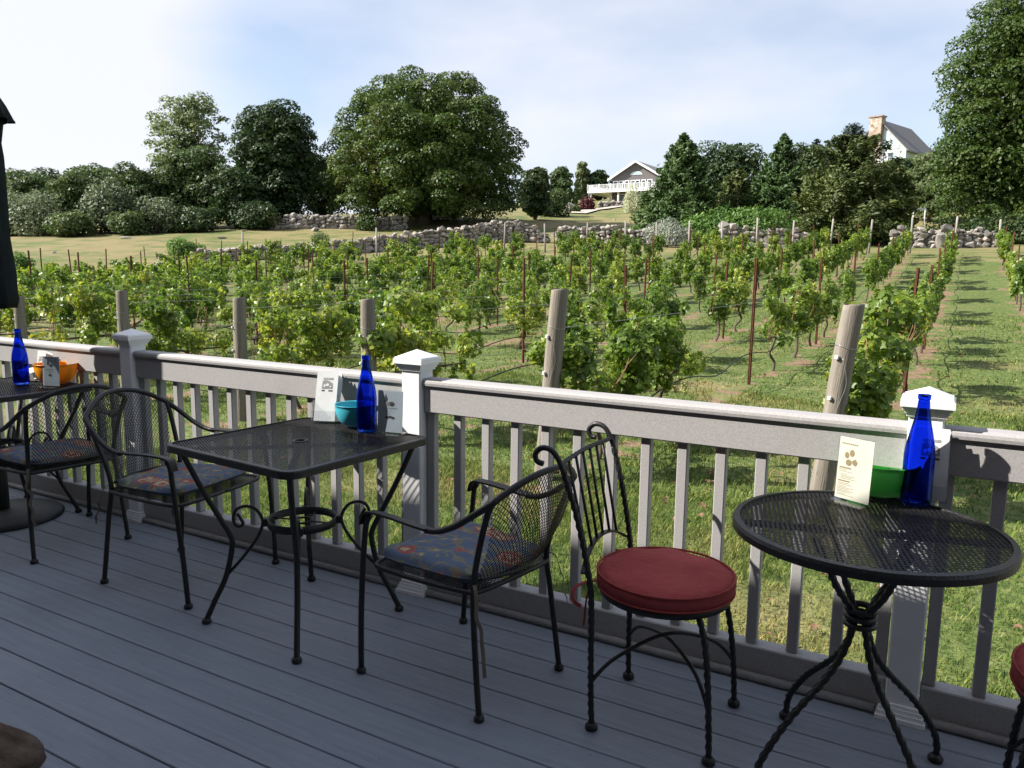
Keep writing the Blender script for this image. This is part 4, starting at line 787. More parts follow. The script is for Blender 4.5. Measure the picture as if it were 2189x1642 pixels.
def broadleaf(name, label, cat, base, w, h, mat, n=9000, leaf=.32, trunk=.35, clear=.12, seed=0, nl=26, depth=None, shell=.5, spread=.62, lobe=.30, group=None, squash=1.0, bark=None, upn=.45, wide=.42, fill=.16):
    """domed crown: lobes spread over an ellipsoid, trunk and limbs reaching into them"""
    rg_ = np.random.default_rng(seed); d = depth or w; root = empty(name, base); tag(root, label, cat, group)
    lobes = []; zl, zh = h*clear, h; mid = wide; no = int(nl*.72)
    for i in range(nl):
        outer = i < no; lr = lobe*min(w, h)*rg_.uniform(.66, 1.15)*(1.0 if outer else 1.25)
        f = ((i+.5)/no) if outer else rg_.random()*.85; f = min(1, max(0, f+rg_.normal()*.02)); z = zl+lr*.5+(zh-zl-lr*1.22)*f; q = (z-zl)/(zh-zl)
        e = ((q-mid)/(1-mid)) if q > mid else ((mid-q)/mid)*.55; Rz = math.sqrt(max(0.0, 1-e*e)); a_ = i*2.39996+rg_.normal()*.22; rad = Rz*(rg_.uniform(.86, 1.04) if outer else rg_.uniform(0, .6))
        lobes.append((np.array((math.cos(a_)*max(0, rad*w/2-lr*.80), math.sin(a_)*max(0, rad*d/2-lr*.80), z)), (lr, lr, lr*.62)))
    P, N = lobes_points(rg_, lobes, n, shell, .75)
    P[:, 2] = np.maximum(P[:, 2], .12+rg_.random(len(P))*.4)
    Nn = unit(N*1.05+rg_.normal(size=P.shape)*.48+np.array((0, 0, upn*.8)))
    V, F = leaf_quads(P, Nn, leaf, rg_, .7)
    if fill:
        m_ = int(n*fill); dd = unit(rg_.normal(size=(m_, 3)))*(rg_.random((m_, 1))**.4); qz = np.clip(mid+dd[:, 2]*np.where(dd[:, 2] > 0, 1-mid, mid), 0.03, .97)
        PI = np.stack([dd[:, 0]*w/2*.80, dd[:, 1]*d/2*.80, zl+(zh-zl)*(.04+.86*qz)], -1); V2, F2 = leaf_quads(PI, unit(rg_.normal(size=PI.shape)), leaf*1.7, rg_, .8); F = np.concatenate([F, F2+len(V)]); V = np.concatenate([V, V2])
    link('crown', np_mesh('crown', V, F, mat), root)
    mb = MB(); fork = (0, 0, h*max(clear, .12)*1.2); limb(mb, (0, 0, -.3), fork, trunk, trunk*.75, rg_, .02)
    for i in range(0, min(nl, 40), 2): limb(mb, fork, lobes[i][0]*np.array((.9, .9, 1)), trunk*.36, trunk*.05, rg_, .10)
    mb.build('trunk', bark or M_bark, root); return root
def conifer(name, label, base, w, h, mat, n=6000, seed=0, leaf=.42, power=.75, ragged=.22, lean=(0, 0), skirt=.02, trunk=.14, tiers=0, group=None):
    """cone of upswept sprays with a ragged outline"""
    rg_ = np.random.default_rng(seed); root = empty(name, base); tag(root, label, 'tree', group)
    nb = int(80+h*11); BZ = np.sort(rg_.random(nb)**1.15); BA = np.arange(nb)*2.39996+rg_.normal(size=nb)*.3; BR = (1-BZ)**power*(1-ragged*rg_.random(nb)*1.5)+.012
    per = np.maximum(8, (n*(BR+.10)/np.sum(BR+.10)).astype(int)); P = []; N = []; T = []
    mb = MB(); limb(mb, (0, 0, -.3), (lean[0], lean[1], h*.96), trunk, .02, rg_, .01)
    for z, a, r_, k in zip(BZ, BA, BR, per):
        L = r_*w/2; f = rg_.random(k)**.65; z0 = h*(skirt+(.985-skirt)*z); rise = .16+.50*z; o = np.array((math.cos(a), math.sin(a)))
        wd = (.12+.30*(1-f))*L*.75+.03; side = rg_.normal(size=k)*wd*.55
        x = o[0]*f*L-o[1]*side; y = o[1]*f*L+o[0]*side; zz = z0+f*L*rise+rg_.normal(size=k)*(.05+.06*L)
        P.append(np.stack([x+lean[0]*z, y+lean[1]*z, zz], -1)); T.append(np.tile((o[0], o[1], rise+.35), (k, 1))); N.append(np.tile((o[0]*.5, o[1]*.5, .8), (k, 1)))
        if L > .5: mb.tube([(lean[0]*z, lean[1]*z, z0), (o[0]*L*.8, o[1]*L*.8, z0+L*.8*rise)], [.035, .012], 4)
    P = np.concatenate(P); P[:, 2] = np.minimum(np.maximum(P[:, 2], .08+.25*rg_.random(len(P))), h*1.0); N = unit(np.concatenate(N)+rg_.normal(size=P.shape)*.55); T = np.concatenate(T)
    V, F = leaf_quads(P, N, leaf, rg_, .34, T); link('crown', np_mesh('crown', V, F, mat), root); mb.build('trunk', M_bark, root); return root
def shrub(name, label, base, w, d, h, mat, n=2500, leaf=.16, seed=0, nl=12, cat='shrub', group=None, upright=0.0, rz=0.0):
    rg_ = np.random.default_rng(seed); root = empty(name, base, rz); tag(root, label, cat, group); lobes = []
    for i in range(nl):
        a = rg_.uniform(-1, 1, 2); lr = np.array((min(w, 2.2*h)*.27, min(d, 2.2*h)*.30, h*.33))*rg_.uniform(.75, 1.2)
        z = h*rg_.uniform(.28, .70)*(1-.30*min(1, np.hypot(a[0], a[1]))**2); lobes.append((np.array((a[0]*(w/2-lr[0]*.8), a[1]*(d/2-lr[1]*.8), z)), tuple(lr)))
    P, N = lobes_points(rg_, lobes, n, .5); P[:, 2] = np.maximum(P[:, 2], .05+rg_.random(len(P))*.2)
    Nn = unit(N*.7+rg_.normal(size=P.shape)*.55+np.array((0, 0, .4))); T = None
    if upright: T = np.tile((0, 0, 1.0), (len(P), 1))+N*.7
    V, F = leaf_quads(P, Nn, leaf, rg_, .62 if not upright else .3, T); link('foliage', np_mesh('foliage', V, F, mat), root)
    mb = MB()
    for i in range(min(6, nl)): limb(mb, (rg_.normal()*.05*w, rg_.normal()*.05*d, -.1), lobes[i][0], .03, .008, rg_, .08, 4)
    mb.build('stems', M_bark, root); return root

# ---------------------------------------------------------------- vineyard
ORD = ['', 'first', 'second', 'third', 'fourth', 'fifth', 'sixth', 'seventh', 'eighth', 'ninth', 'tenth', 'eleventh', 'twelfth', 'thirteenth', 'fourteenth', 'fifteenth', 'sixteenth', 'seventeenth', 'eighteenth', 'nineteenth', 'twentieth', 'twenty-first', 'twenty-second', 'twenty-third', 'twenty-fourth', 'twenty-fifth', 'twenty-sixth', 'twenty-seventh', 'twenty-eighth']
NEARV = {-1: 9.0, 0: 3.35, 1: 3.2, 2: 3.44, 3: 3.75, 4: 3.78, 5: 3.68}
def row_u(k, v_): return -0.56-2.2*k+0.009*(v_-3.2)
def v_far(u): return 49.0 if u > -20 else 49.0-(-20-u)*0.80
def u_left(v_): return -33.0-.45*max(0.0, v_-15)
def in_view(p, m=.10):
    d = np.array(p)-CAM; Z = d@fw
    if Z < .5: return False
    x = (d@rt)/Z*FPX; y = (d@up)/Z*FPX; return abs(x) < .5+m*max(.3, min(1, 8/Z)) and abs(y) < .375+m*max(.3, min(1, 8/Z))
rv = np.random.default_rng(11)
def vine_mesh_near(seed, L=1.75, n=900, leaf=.105, top=1.42, full=1.0, wide=1.0):
    """foliage curtain of one vine, along local y from -L/2 to L/2, ground at z=0"""
    rg_ = np.random.default_rng(seed); lobes = []
    for i in range(14):
        y = rg_.uniform(-L/2, L/2)*min(1.0, .78*wide); z = rg_.uniform(.82 if wide == 1 else .70, top-.08); rx = rg_.uniform(.09, .20)*wide; lobes.append((np.array((rg_.normal()*.08, y, z)), (rx, rg_.uniform(.15, .27), rg_.uniform(.12, .21))))
    for i in range(4): lobes.append((np.array((rg_.normal()*.12, rg_.uniform(-L/2, L/2)*.85, rg_.uniform(.62, .80))), (.11, .13, .17)))
    for i in range(6): lobes.append((np.array((rg_.normal()*.12, rg_.uniform(-L/2, L/2)*.9, rg_.choice((rg_.uniform(.48, .70), top+rg_.uniform(-.05, .10))))), (.05, .06, rg_.uniform(.10, .20))))
    P, N = lobes_points(rg_, lobes, int(n*full), .35); P[:, 2] = np.clip(P[:, 2], .36, top+.22)
    Nn = unit(N*.8+rg_.normal(size=P.shape)*.5+np.array((-.15, 0, .45)))
    return P, Nn, rg_
def canes_mesh(seed, L=1.75):
    rg_ = np.random.default_rng(seed+50); mb = MB()
    for i in range(9):
        y = rg_.uniform(-L/2, L/2)*.85; limb(mb, (rg_.normal()*.02, y, .62), (rg_.normal()*.14, y+rg_.normal()*.12, rg_.uniform(1.0, 1.4)), .006, .003, rg_, .06, 4)
    for i in range(3): y = rg_.uniform(-L/2, L/2)*.8; limb(mb, (0, y, .66), (rg_.normal()*.16, y+rg_.normal()*.2, rg_.uniform(.25, .45)), .005, .002, rg_, .1, 4)
    return mb.mesh('canes', M_cane)
def trunk_mesh(seed, L=1.75):
    rg_ = np.random.default_rng(seed+90); mb = MB(); b = (rg_.normal()*.03, rg_.normal()*.25, -.05); m_ = (rg_.normal()*.05, rg_.normal()*.06, .32); t_ = (0, 0, .62)
    mb.tube(smooth_path([b, (b[0]*.6+rg_.normal()*.03, b[1]*.7+rg_.normal()*.05, .14), m_, (m_[0]*.5, rg_.normal()*.06, .48), t_], 4), .026, 7)
    for g in (1, -1): mb.tube(smooth_path([t_, (0, g*.12, .66), (rg_.normal()*.02, g*L*.25, .655), (0, g*L*.46, .65)], 4), [.020-.0009*i for i in range(13)], 6)
    return mb.mesh('trunk', M_vinewood)
ICO = [(0,0,1),(.894,0,.447),(.276,.851,.447),(-.724,.526,.447),(-.724,-.526,.447),(.276,-.851,.447),(.724,.526,-.447),(-.276,.851,-.447),(-.894,0,-.447),(-.276,-.851,-.447),(.724,-.526,-.447),(0,0,-1)]
IFC = [(0,1,2),(0,2,3),(0,3,4),(0,4,5),(0,5,1),(1,6,2),(2,7,3),(3,8,4),(4,9,5),(5,10,1),(2,6,7),(3,7,8),(4,8,9),(5,9,10),(1,10,6),(11,7,6),(11,8,7),(11,9,8),(11,10,9),(11,6,10)]
def cluster_mesh(seed):
    rg_ = np.random.default_rng(seed); mb = MB()
    for j in range(22):
        f = rg_.random(); rr_ = .040*(1-f*.75); a = rg_.uniform(0, 6.28); p = np.array((math.cos(a)*rr_, math.sin(a)*rr_, -.15*f)); mb.add([tuple(p+np.array(q)*.0125) for q in ICO], IFC, True)
    return mb.mesh('grape_cluster', M_grape)
clusters = [cluster_mesh(i) for i in range(4)]
def hang_grapes(o, seed, n, L=1.75):
    rg_ = np.random.default_rng(seed+130)
    for i in range(n): c_ = link('grape_cluster', clusters[i % 4], o); c_['kind'] = 'stuff'; c_.location = (rg_.normal()*.08, rg_.uniform(-L/2, L/2)*.75, rg_.uniform(.50, .74)); c_.rotation_euler = (0, 0, rg_.uniform(0, 6))
def leafy(P, Nn, rg_, leaf, lob):
    V, F = lobed_leaves(P, Nn, leaf, rg_) if lob else leaf_quads(P, Nn, leaf*1.25, rg_, .85); return np_mesh('leaves', V, F, M_vineL)
far_var = []
for i in range(7):
    P, Nn, rg_ = vine_mesh_near(200+i, n=1000, leaf=.13, top=1.34+.08*rv.random(), full=(1.05, .95, .9, 1.1, .7, .85, 1.0)[i], wide=1.05); far_var.append((leafy(P, Nn, rg_, .085, False), trunk_mesh(200+i)))
mid_var = []
for i in range(5):
    P, Nn, rg_ = vine_mesh_near(300+i, n=1500, top=1.42, full=(1, .85, 1.1, .7, .95)[i]); mid_var.append((leafy(P, Nn, rg_, .072, True), trunk_mesh(300+i), canes_mesh(300+i)))
stake_me = MB().box((-.025, -.004, -.2), (.025, .004, 1.95)).box((-.004, -.024, -.2), (.004, -.004, 1.949)).mesh('rusty_stake', M_rust)
post_far = MB().tube([(0, 0, -.3), (.005, 0, .8), (0, 0, 1.95)], [.062, .060, .056], 9).mesh('vineyard_post', M_wood2)
NVINE = 0; MISS = {(1, 3), (1, 4), (0, 3), (3, 3), (4, 4), (5, 2), (2, 2), (6, 5), (5, 5), (0, 5)}
for k in range(-1, 20):
    ro = ORD[k+2]; v0 = NEARV.get(k); uu = -0.56-2.2*k
    if v0 is None: v0 = 3.2
    v1 = v_far(uu)
    vs_ = v0+.95; idx = 0; stakes = 0
    # near end post
    if k in NEARV and k >= 0:
        me = MB().tube(smooth_path([(0, 0, -.3), (.004, .003, .5), (-.003, .002, 1.1), (.002, 0, 1.55), (.002, 0, 1.60)], 3), [.082-.0012*i for i in range(13)], 16).mesh('vineyard_post', M_wood)
        o = empty('vineyard_post', (row_u(k, v0)+(-.15, -.12, 0, 0, 0, 0)[k], v0, h1(row_u(k, v0), v0))); link('shaft', me, o); hh = (1.56, 1.62, 1.47, 1.42, 1.45, 1.32)[k]; o.scale = (1, 1, hh/1.6)
        o.rotation_euler = (R((-1, 0, 1, 0, -1, 0)[k]), R((5.5, 4.5, 0.5, 1, -1, 0)[k]), 0); tag(o, f'weathered round wooden end post of the {ro} vine row from the right', 'post', 'wooden end posts of the vine rows')
        for zc in (1.22, .92):
            c_ = MB().box((-.014, -.096, zc-.014), (.014, -.076, zc+.014), .003).build('wire_clip', M_tagw, o); c_.rotation_euler = (0, 0, R(-28))
        a = [(.079*math.cos(t), .079*math.sin(t), 1.30+.01*math.sin(2*t)) for t in np.linspace(0, 6.283, 15)]; MB().tube(a, .0018, 4, caps=False).build('wire_wrap', M_wire, o)
        MB().tube(smooth_path([(.0, -.082, 1.22), (.05, -.075, 1.05), (.03, -.085, .9), (-.02, -.10, .6), (-.03, -.11, .35)], 5), .0016, 4).build('wire_tail', M_wire, o)
    # vines along the row
    v_ = vs_
    while v_ < v1-.6:
        idx += 1; u = row_u(k, v_); miss = ((k, idx) in MISS) or (rv.random() < ((.26 if k < 6 else .36) if v_ > 13 else .05)) or u < u_left(v_)
        left_gap = u < u_left(v_)+3 and rv.random() < .5
        if not miss and not left_gap and in_view((u, v_, h1(u, v_)+.9)):
            near_ = math.hypot(u-CAM[0], v_-CAM[1])
            if near_ < 13:
                sd = 1000+k*40+idx; P, Nn, rg_ = vine_mesh_near(sd, n=3600 if near_ < 9 else 2400, wide=1.28, full=(1.0 if rv.random() < .75 else .7), top=1.36+.12*rv.random()); ms = (leafy(P, Nn, rg_, .064, True), trunk_mesh(sd), canes_mesh(sd))
            elif near_ < 26: ms = mid_var[int(rv.integers(0, 5))]
            else: ms = far_var[int(rv.integers(0, 7))]
            o = empty('grapevine', (u, v_, h1(u, v_)), math.pi if rv.random() < .5 else 0.0); s_ = rv.uniform(.90, 1.08); o.scale = (s_*rv.uniform(.9, 1.15), rv.uniform(.92, 1.05), s_)
            tag(o, f'leafy grapevine, {ORD[idx]} from the near end of the {ro} vine row from the right', 'grapevine', 'grapevines on the trellis rows')
            for nm, m_ in zip(('foliage', 'trunk', 'canes'), ms):
                c_ = link(nm, m_, o)
                if nm != 'trunk': c_['kind'] = 'stuff'
            NVINE += 1
            if near_ < 16: hang_grapes(o, k*40+idx, 4 if near_ < 12 else 2)
        v_ += 1.95+rv.uniform(-.05, .05)
    # rusty stakes
    v_ = v0+6.75
    while v_ < v1-2:
        u = row_u(k, v_); stakes += 1
        if u > u_left(v_)-1 and in_view((u, v_, h1(u, v_)+1.5)):
            o = link('rusty_stake', stake_me); o.location = (u+.03, v_, h1(u, v_)); o.rotation_euler = (R(rv.normal()*1.3), R(rv.normal()*1.3), rv.uniform(0, .6)); o.scale = (1, 1, rv.uniform(.93, 1.03)); tag(o, f'rusty steel stake, {ORD[stakes]} from the near end of the {ro} vine row from the right', 'stake', 'rusty stakes along the vine rows')
        v_ += 6.45
    u = row_u(k, v1)
    if k < 12 or k % 3 == 0:
        o = link('vineyard_post', post_far); o.location = (u, v1, h1(u, v1)); o.rotation_euler = (R(rv.normal()*1.5-1.5), R(rv.normal()*1.5), rv.uniform(0, 6)); o.scale = (1, 1, rv.uniform(.95, 1.08)); tag(o, f'grey wooden far end post of the {ro} vine row from the right', 'post', 'far end posts of the vine rows')
    # drip hose and wires
    va = max(v0, 3.2) if k < 6 else max(3.2, -CAM[1]*-1+abs(uu)*.50-3); vb = v1; pts = []; q = va
    if vb-va > 4:
        while q <= vb: ph = ((q-v0) % 3.2)/3.2; u_ = row_u(k, q); pts.append((u_+.02, q, h1(u_, q)+.50-.10*math.sin(math.pi*ph)**2*(1+.4*math.sin(q*1.7)))); q += .4
        o = MB().tube(pts, .0095, 5).build('drip_hose', M_hose); tag(o, f'black drip hose strung low along the {ro} vine row from the right', 'hose', 'drip hoses along the vine rows')
        if k < 8:
            for zz, nm in ((.72, 'lower'), (1.30, 'upper')):
                w_ = MB().tube([(row_u(k, q_), q_, h1(row_u(k, q_), q_)+zz) for q_ in np.arange(va, vb, 2.0)], .0022, 4).build('trellis_wire', M_wire); tag(w_, f'thin {nm} trellis wire of the {ro} vine row from the right', 'wire', 'trellis wires')
print('vines', NVINE)
# ---------------------------------------------------------------- dry-stone walls and lone boulders
def stone_mesh(seed):
    rg_ = np.random.default_rng(seed); bm_ = bmesh.new()
    for i in range(17):
        d = unit(rg_.normal(size=3)); d = np.sign(d)*np.abs(d)**.75; bm_.verts.new(d*np.array((.5, .42, .36))*rg_.uniform(.85, 1.05))
    bmesh.ops.convex_hull(bm_, input=bm_.verts); 
    for v_ in [v_ for v_ in bm_.verts if not v_.link_faces]: bm_.verts.remove(v_)
    me_ = bpy.data.meshes.new('stone'); bm_.to_mesh(me_); bm_.free(); me_.materials.append(M_stone); return me_
stones = [stone_mesh(i) for i in range(14)]
def stone_wall(label, pts, size=.40, seed=0, big=(), width=.7, limit=290):
    """pts: (photo column, depth, height); courses of stones laid along the ground line"""
    rg_ = np.random.default_rng(seed); P = [np.array(at_depth(p[0], p[1])) for p in pts]; Hh = [p[2] for p in pts]
    root = empty('stone_wall', tuple(P[0])); tag(root, label, 'wall', 'dry-stone field walls'); cnt = 0; items = []
    for i in range(len(P)-1):
        L = np.linalg.norm((P[i+1]-P[i])[:2]); d = (P[i+1]-P[i])/max(L, 1e-6); nrm = np.array((-d[1], d[0], 0)); s_ = 0.0
        if nrm @ (CAM-P[i]) < 0: nrm = -nrm
        while s_ < L:
            sz = size*rg_.uniform(.55, 1.5); f = min(1, s_/L); hh = Hh[i]*(1-f)+Hh[i+1]*f; z = -.06; c_ = P[i]+d*s_; layer = 0
            while z < hh-.06:
                h_ = sz*rg_.uniform(.55, .95)*(1.25 if layer == 0 else 1.0); q = c_+nrm*(width*.32*(1-.35*z/max(hh, .2))+rg_.normal()*.05)+d*rg_.normal()*.06; items.append((q[0], q[1], h1(q[0], q[1])+z+h_*.42, sz*rg_.uniform(.95, 1.3)*(1.25 if layer == 0 else 1), sz*1.2, h_*1.35)); z += h_*.80; layer += 1
            if rg_.random() < .75: q = c_-nrm*width*.2; items.append((q[0], q[1], h1(q[0], q[1])+hh-.12, sz*1.25, sz*1.2, sz))
            s_ += sz*.80
    a = math.atan2(P[-1][1]-P[0][1], P[-1][0]-P[0][0]); items.sort(key=lambda t: -t[3]*t[5])
    for j, (x, y, z, sx, sy, sz) in enumerate(items[:limit]):
        o = link('stone', stones[int(rg_.integers(0, 14))], root); o.location = (x-P[0][0], y-P[0][1], z-P[0][2]); o.rotation_euler = (rg_.normal()*.2, rg_.normal()*.25, a+rg_.normal()*.35+(math.pi if rg_.random() < .5 else 0)); o.scale = (sx, sy, sz)
    if len(items) > limit:
        V = []; F = []
        for (x, y, z, sx, sy, sz) in items[limit:]:
            me_ = stones[int(rg_.integers(0, 14))]; M_ = Matrix.Translation((x-P[0][0], y-P[0][1], z-P[0][2])) @ Matrix.Rotation(a+rg_.normal()*.4, 4, 'Z') @ Matrix.Diagonal((sx, sy, sz, 1)); k0 = len(V)
            V += [tuple(M_ @ v_.co) for v_ in me_.vertices]; F += [tuple(k0+i for i in p_.vertices) for p_ in me_.polygons]
        o = MB().add(V, F).build('stones', M_stone, root); o['kind'] = 'stuff'
    # packed core behind the face stones
    V = []; F = []
    for i, p in enumerate(P):
        t = (P[min(i+1, len(P)-1)]-P[max(i-1, 0)]); t = t/np.linalg.norm(t); nn = np.array((-t[1], t[0], 0))*width*.26
        for (o_, zz) in ((nn, -.3), (-nn, -.3), (-nn*.8, Hh[i]*.80), (nn*.8, Hh[i]*.80)): V.append(tuple(p+o_+np.array((0, 0, zz))-P[0]))
    for i in range(len(P)-1):
        for k in range(4): F.append((i*4+k, i*4+(k+1) % 4, i*4+4+(k+1) % 4, i*4+4+k))
    F.append((0, 1, 2, 3)); F.append(tuple(len(V)-4+k for k in (3, 2, 1, 0))); MB().add(V, F).build('wall_core', M_core, root)
    return root
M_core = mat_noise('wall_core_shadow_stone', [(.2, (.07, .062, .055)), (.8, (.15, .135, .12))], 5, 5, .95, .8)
stone_wall('long grey dry-stone wall rising from the vine rows towards the big maple', [(425, 53, .75), (520, 53.5, .85), (640, 54.5, .85), (720, 55.5, .9), (819, 57, 1.05), (930, 59, 1.2), (1030, 61, 1.45), (1100, 62, 1.55), (1128, 62, 1.2), (1165, 62, .35)], .38, 1, limit=300)
stone_wall('dry-stone wall in the shade behind, under the big maple', [(595, 82, 1.0), (640, 82, 1.25), (720, 82, 1.25), (800, 82, 1.2), (870, 82, 1.1)], .50, 2)
stone_wall('sunlit dry-stone wall left of the silver shrub', [(1185, 61.5, .9), (1205, 61.5, 1.25), (1280, 61, 1.15), (1370, 60.5, 1.1), (1470, 60.5, 1.2)], .40, 3)
stone_wall('dry-stone wall of large round stones right of the leafy hedge', [(1525, 60, 1.5), (1570, 60, 1.45), (1640, 59.5, 1.4), (1705, 59.5, 1.1)], .50, 4)
rw = stone_wall('dry-stone wall with a tall upright boulder under the right-hand tree', [(1885, 58.5, 1.2), (1940, 58, 1.3), (2000, 57.5, 1.2), (2060, 57.5, 1.3), (2112, 57, .9)], .48, 5)
b0 = np.array(at_depth(1885, 58.5)); bq = np.array(at_depth(1985, 56.9))
for (dx, sz_, zz, ml) in ((0, (1.1, .8, 1.9), .55, 2), (.25, (1.0, .8, .85), 1.45, 5)):
    o = link('stone', stones[ml], rw); o.location = tuple(bq-b0+np.array((dx, 0, zz))); o.scale = sz_; o.rotation_euler = (.1, .2, .4)
def boulder(label, px, Z, s, seed):
    o = link('boulder', stones[seed % 14]); p = at_depth(px, Z); o.location = (p[0], p[1], p[2]+s[2]*.12); o.scale = s; o.rotation_euler = (0, 0, seed*1.3); tag(o, label, 'boulder', 'boulders on the lawn')
boulder('pale flat rock on the lawn left of the round shrub', 288, 74, (1.6, .8, .35), 3)
boulder('long flat pale rock at the edge of the lawn by the trees', 487, 72, (1.2, .9, .4), 6)
boulder('small pale stone in the middle of the left lawn', 136, 58, (.45, .4, .35), 8)
boulder('pale rock slab on the lawn under the dark tree', 535, 80, (1.3, .8, .35), 9)
boulder('pale boulder at the foot of the shaded wall', 682, 79, (1.3, 1.0, .95), 2)
boulder('dark rounded boulder on the shaded slope by the wall gap', 1178, 70, (.9, .8, .8), 11)
boulder('large pinkish boulder by the red barberry bush', 1213, 122, (2.4, 2.0, 3.2), 12)
boulder('tiny pale rock on the slope below the drive', 1303, 98, (.6, .5, .4), 1)
# gravel drive up to the house
M_gravel = mat_noise('pale_gravel', [(.2, (.33, .28, .23)), (.8, (.50, .44, .38))], 3, 6, .95, .4)
dp = [at_depth(x, z) for x, z in ((1222, 112), (1250, 122), (1285, 134), (1320, 143), (1350, 147), (1420, 150))]; V = []; F = []
for i, p in enumerate(dp):
    a = np.array(dp[max(i-1, 0)]); b_ = np.array(dp[min(i+1, len(dp)-1)]); t = (b_-a)[:2]; t = t/np.linalg.norm(t)
    for s_ in (-1.5, 1.5): x, y = p[0]-t[1]*s_, p[1]+t[0]*s_; V.append((x, y, h1(x, y)+.22))
for i in range(len(dp)-1): F.append((i*2, i*2+2, i*2+3, i*2+1))
tag(MB().add(V, F).build('drive', M_gravel), kind='structure')

# ---------------------------------------------------------------- trees and shrubs, left to right
def B(px, Z): return at_depth(px, Z)
def wpx(px, Z): return px*Z/1655.7
broadleaf('maple_tree', 'huge domed green maple standing behind the stone wall', 'tree', B(908, 86), wpx(446, 86), wpx(300, 86), M_maple, n=110000, leaf=.26, trunk=.75, clear=.0, seed=21, nl=250, shell=.70, lobe=.10, depth=20, wide=.36)
broadleaf('dark_tree', 'tall dark broadleaf tree just left of the huge maple', 'tree', B(602, 88), wpx(196, 88), wpx(252, 88), M_oak, n=36000, leaf=.30, trunk=.5, clear=.0, seed=22, nl=80, shell=.65, lobe=.17, depth=10, wide=.55)
broadleaf('poplar_tree', 'loose pale green poplar with airy top above the scrub', 'tree', B(425, 94), wpx(215, 94), wpx(268, 94), M_poplar, n=11000, leaf=.32, trunk=.28, clear=.30, seed=23, nl=60, shell=.3, lobe=.12, depth=8, upn=.2, wide=.45, fill=.02)
broadleaf('scrub_tree', 'green tree mass below the airy poplar', 'tree', B(425, 88), wpx(215, 88), wpx(170, 88), M_scrub, n=26000, leaf=.28, trunk=.3, clear=.0, seed=24, nl=60, lobe=.19, depth=8, wide=.4)
broadleaf('scrub_tree', 'dark low tree between the poplar and the dark broadleaf tree', 'tree', B(520, 85), wpx(150, 85), wpx(135, 85), M_oak, n=10000, leaf=.28, trunk=.25, clear=.0, seed=25, nl=30, lobe=.22, depth=7)
broadleaf('scrub_tree', 'sloping bushy green tree left of the poplar', 'tree', B(315, 86), wpx(160, 86), wpx(142, 86), M_scrub, n=12000, leaf=.28, trunk=.25, clear=.0, seed=26, nl=34, lobe=.21, depth=8, wide=.35)
broadleaf('scrub_tree', 'bright green bushy tree in the left scrub', 'tree', B(178, 84), wpx(95, 84), wpx(135, 84), M_scrub, n=7000, leaf=.27, trunk=.2, clear=.0, seed=27, nl=28, lobe=.22, depth=5)
broadleaf('scrub_tree', 'dark tree filling the gap between the dark tree and the huge maple', 'tree', B(700, 97), wpx(120, 97), wpx(135, 97), M_oak, n=9000, leaf=.30, trunk=.2, clear=.0, seed=85, nl=30, lobe=.22, depth=6)
broadleaf('scrub_tree', 'green tree behind the left end of the grey scrub', 'tree', B(95, 90), wpx(150, 90), wpx(135, 90), M_scrub, n=9000, leaf=.30, trunk=.2, clear=.0, seed=83, nl=30, lobe=.22, depth=6)
broadleaf('scrub_tree', 'green tree behind the silvery shrub in the scrub', 'tree', B(245, 90), wpx(150, 90), wpx(140, 90), M_scrub, n=9000, leaf=.30, trunk=.2, clear=.0, seed=84, nl=30, lobe=.22, depth=6)
shrub('olive_shrub', 'grey green shrub at the left end of the scrub', B(90, 82), wpx(160, 82), 5, wpx(112, 82), M_olive, n=7000, leaf=.30, seed=28, nl=18)
shrub('olive_shrub', 'silvery grey shrub in the middle of the left scrub', B(262, 82), wpx(140, 82), 5, wpx(120, 82), M_olive, n=6500, leaf=.30, seed=29, nl=16)
shrub('olive_shrub', 'low grey green shrub in front of the poplar', B(352, 81), wpx(130, 81), 4, wpx(84, 81), M_olive, n=4500, leaf=.28, seed=30, nl=14)
shrub('green_shrub', 'dark green shrub at the lawn edge below the bright green tree', B(170, 79), wpx(110, 79), 4, wpx(60, 79), M_scrub, n=4500, leaf=.30, seed=31, nl=14)
shrub('green_shrub', 'green shrub at the lawn edge below the silvery shrub', B(290, 79), wpx(80, 79), 4, wpx(66, 79), M_scrub, n=4000, leaf=.30, seed=32, nl=12)
shrub('green_shrub', 'low dark shrub at the foot of the poplar scrub', B(430, 81), wpx(130, 81), 4, wpx(58, 81), M_oak, n=5000, leaf=.30, seed=33, nl=14)
shrub('green_shrub', 'dark undergrowth shrub below the tall dark tree', B(560, 82), wpx(140, 82), 4, wpx(62, 82), M_oak, n=5000, leaf=.30, seed=34, nl=14)
shrub('green_shrub', 'dark bushes at the very left behind the umbrella', B(20, 84), wpx(110, 84), 6, wpx(95, 84), M_scrub, n=6000, leaf=.34, seed=35, nl=16)
for px, w_, h_, sd, lab in ((40, 150, 118, 36, 'distant round tree on the far left skyline'), (125, 120, 116, 37, 'second distant tree on the left skyline'), (205, 110, 120, 38, 'third distant tree on the left skyline, nearest the scrub')):
    broadleaf('distant_tree', lab, 'tree', B(px, 150), wpx(w_, 150), wpx(h_, 150), M_oak, n=5000, leaf=.62, trunk=.4, clear=.03, seed=sd, nl=20, lobe=.27, depth=9)
shrub('round_shrub', 'round green bush at the left end of the stone wall', B(410, 55.5), wpx(84, 55.5), 2.6, wpx(52, 55.5), M_hedge, n=3000, leaf=.17, seed=40, nl=14)
shrub('round_shrub', 'dense dark green round bush beside the umbrella', B(60, 46), wpx(56, 46), 1.5, wpx(44, 46), M_hedge, n=2600, leaf=.12, seed=41, nl=12)
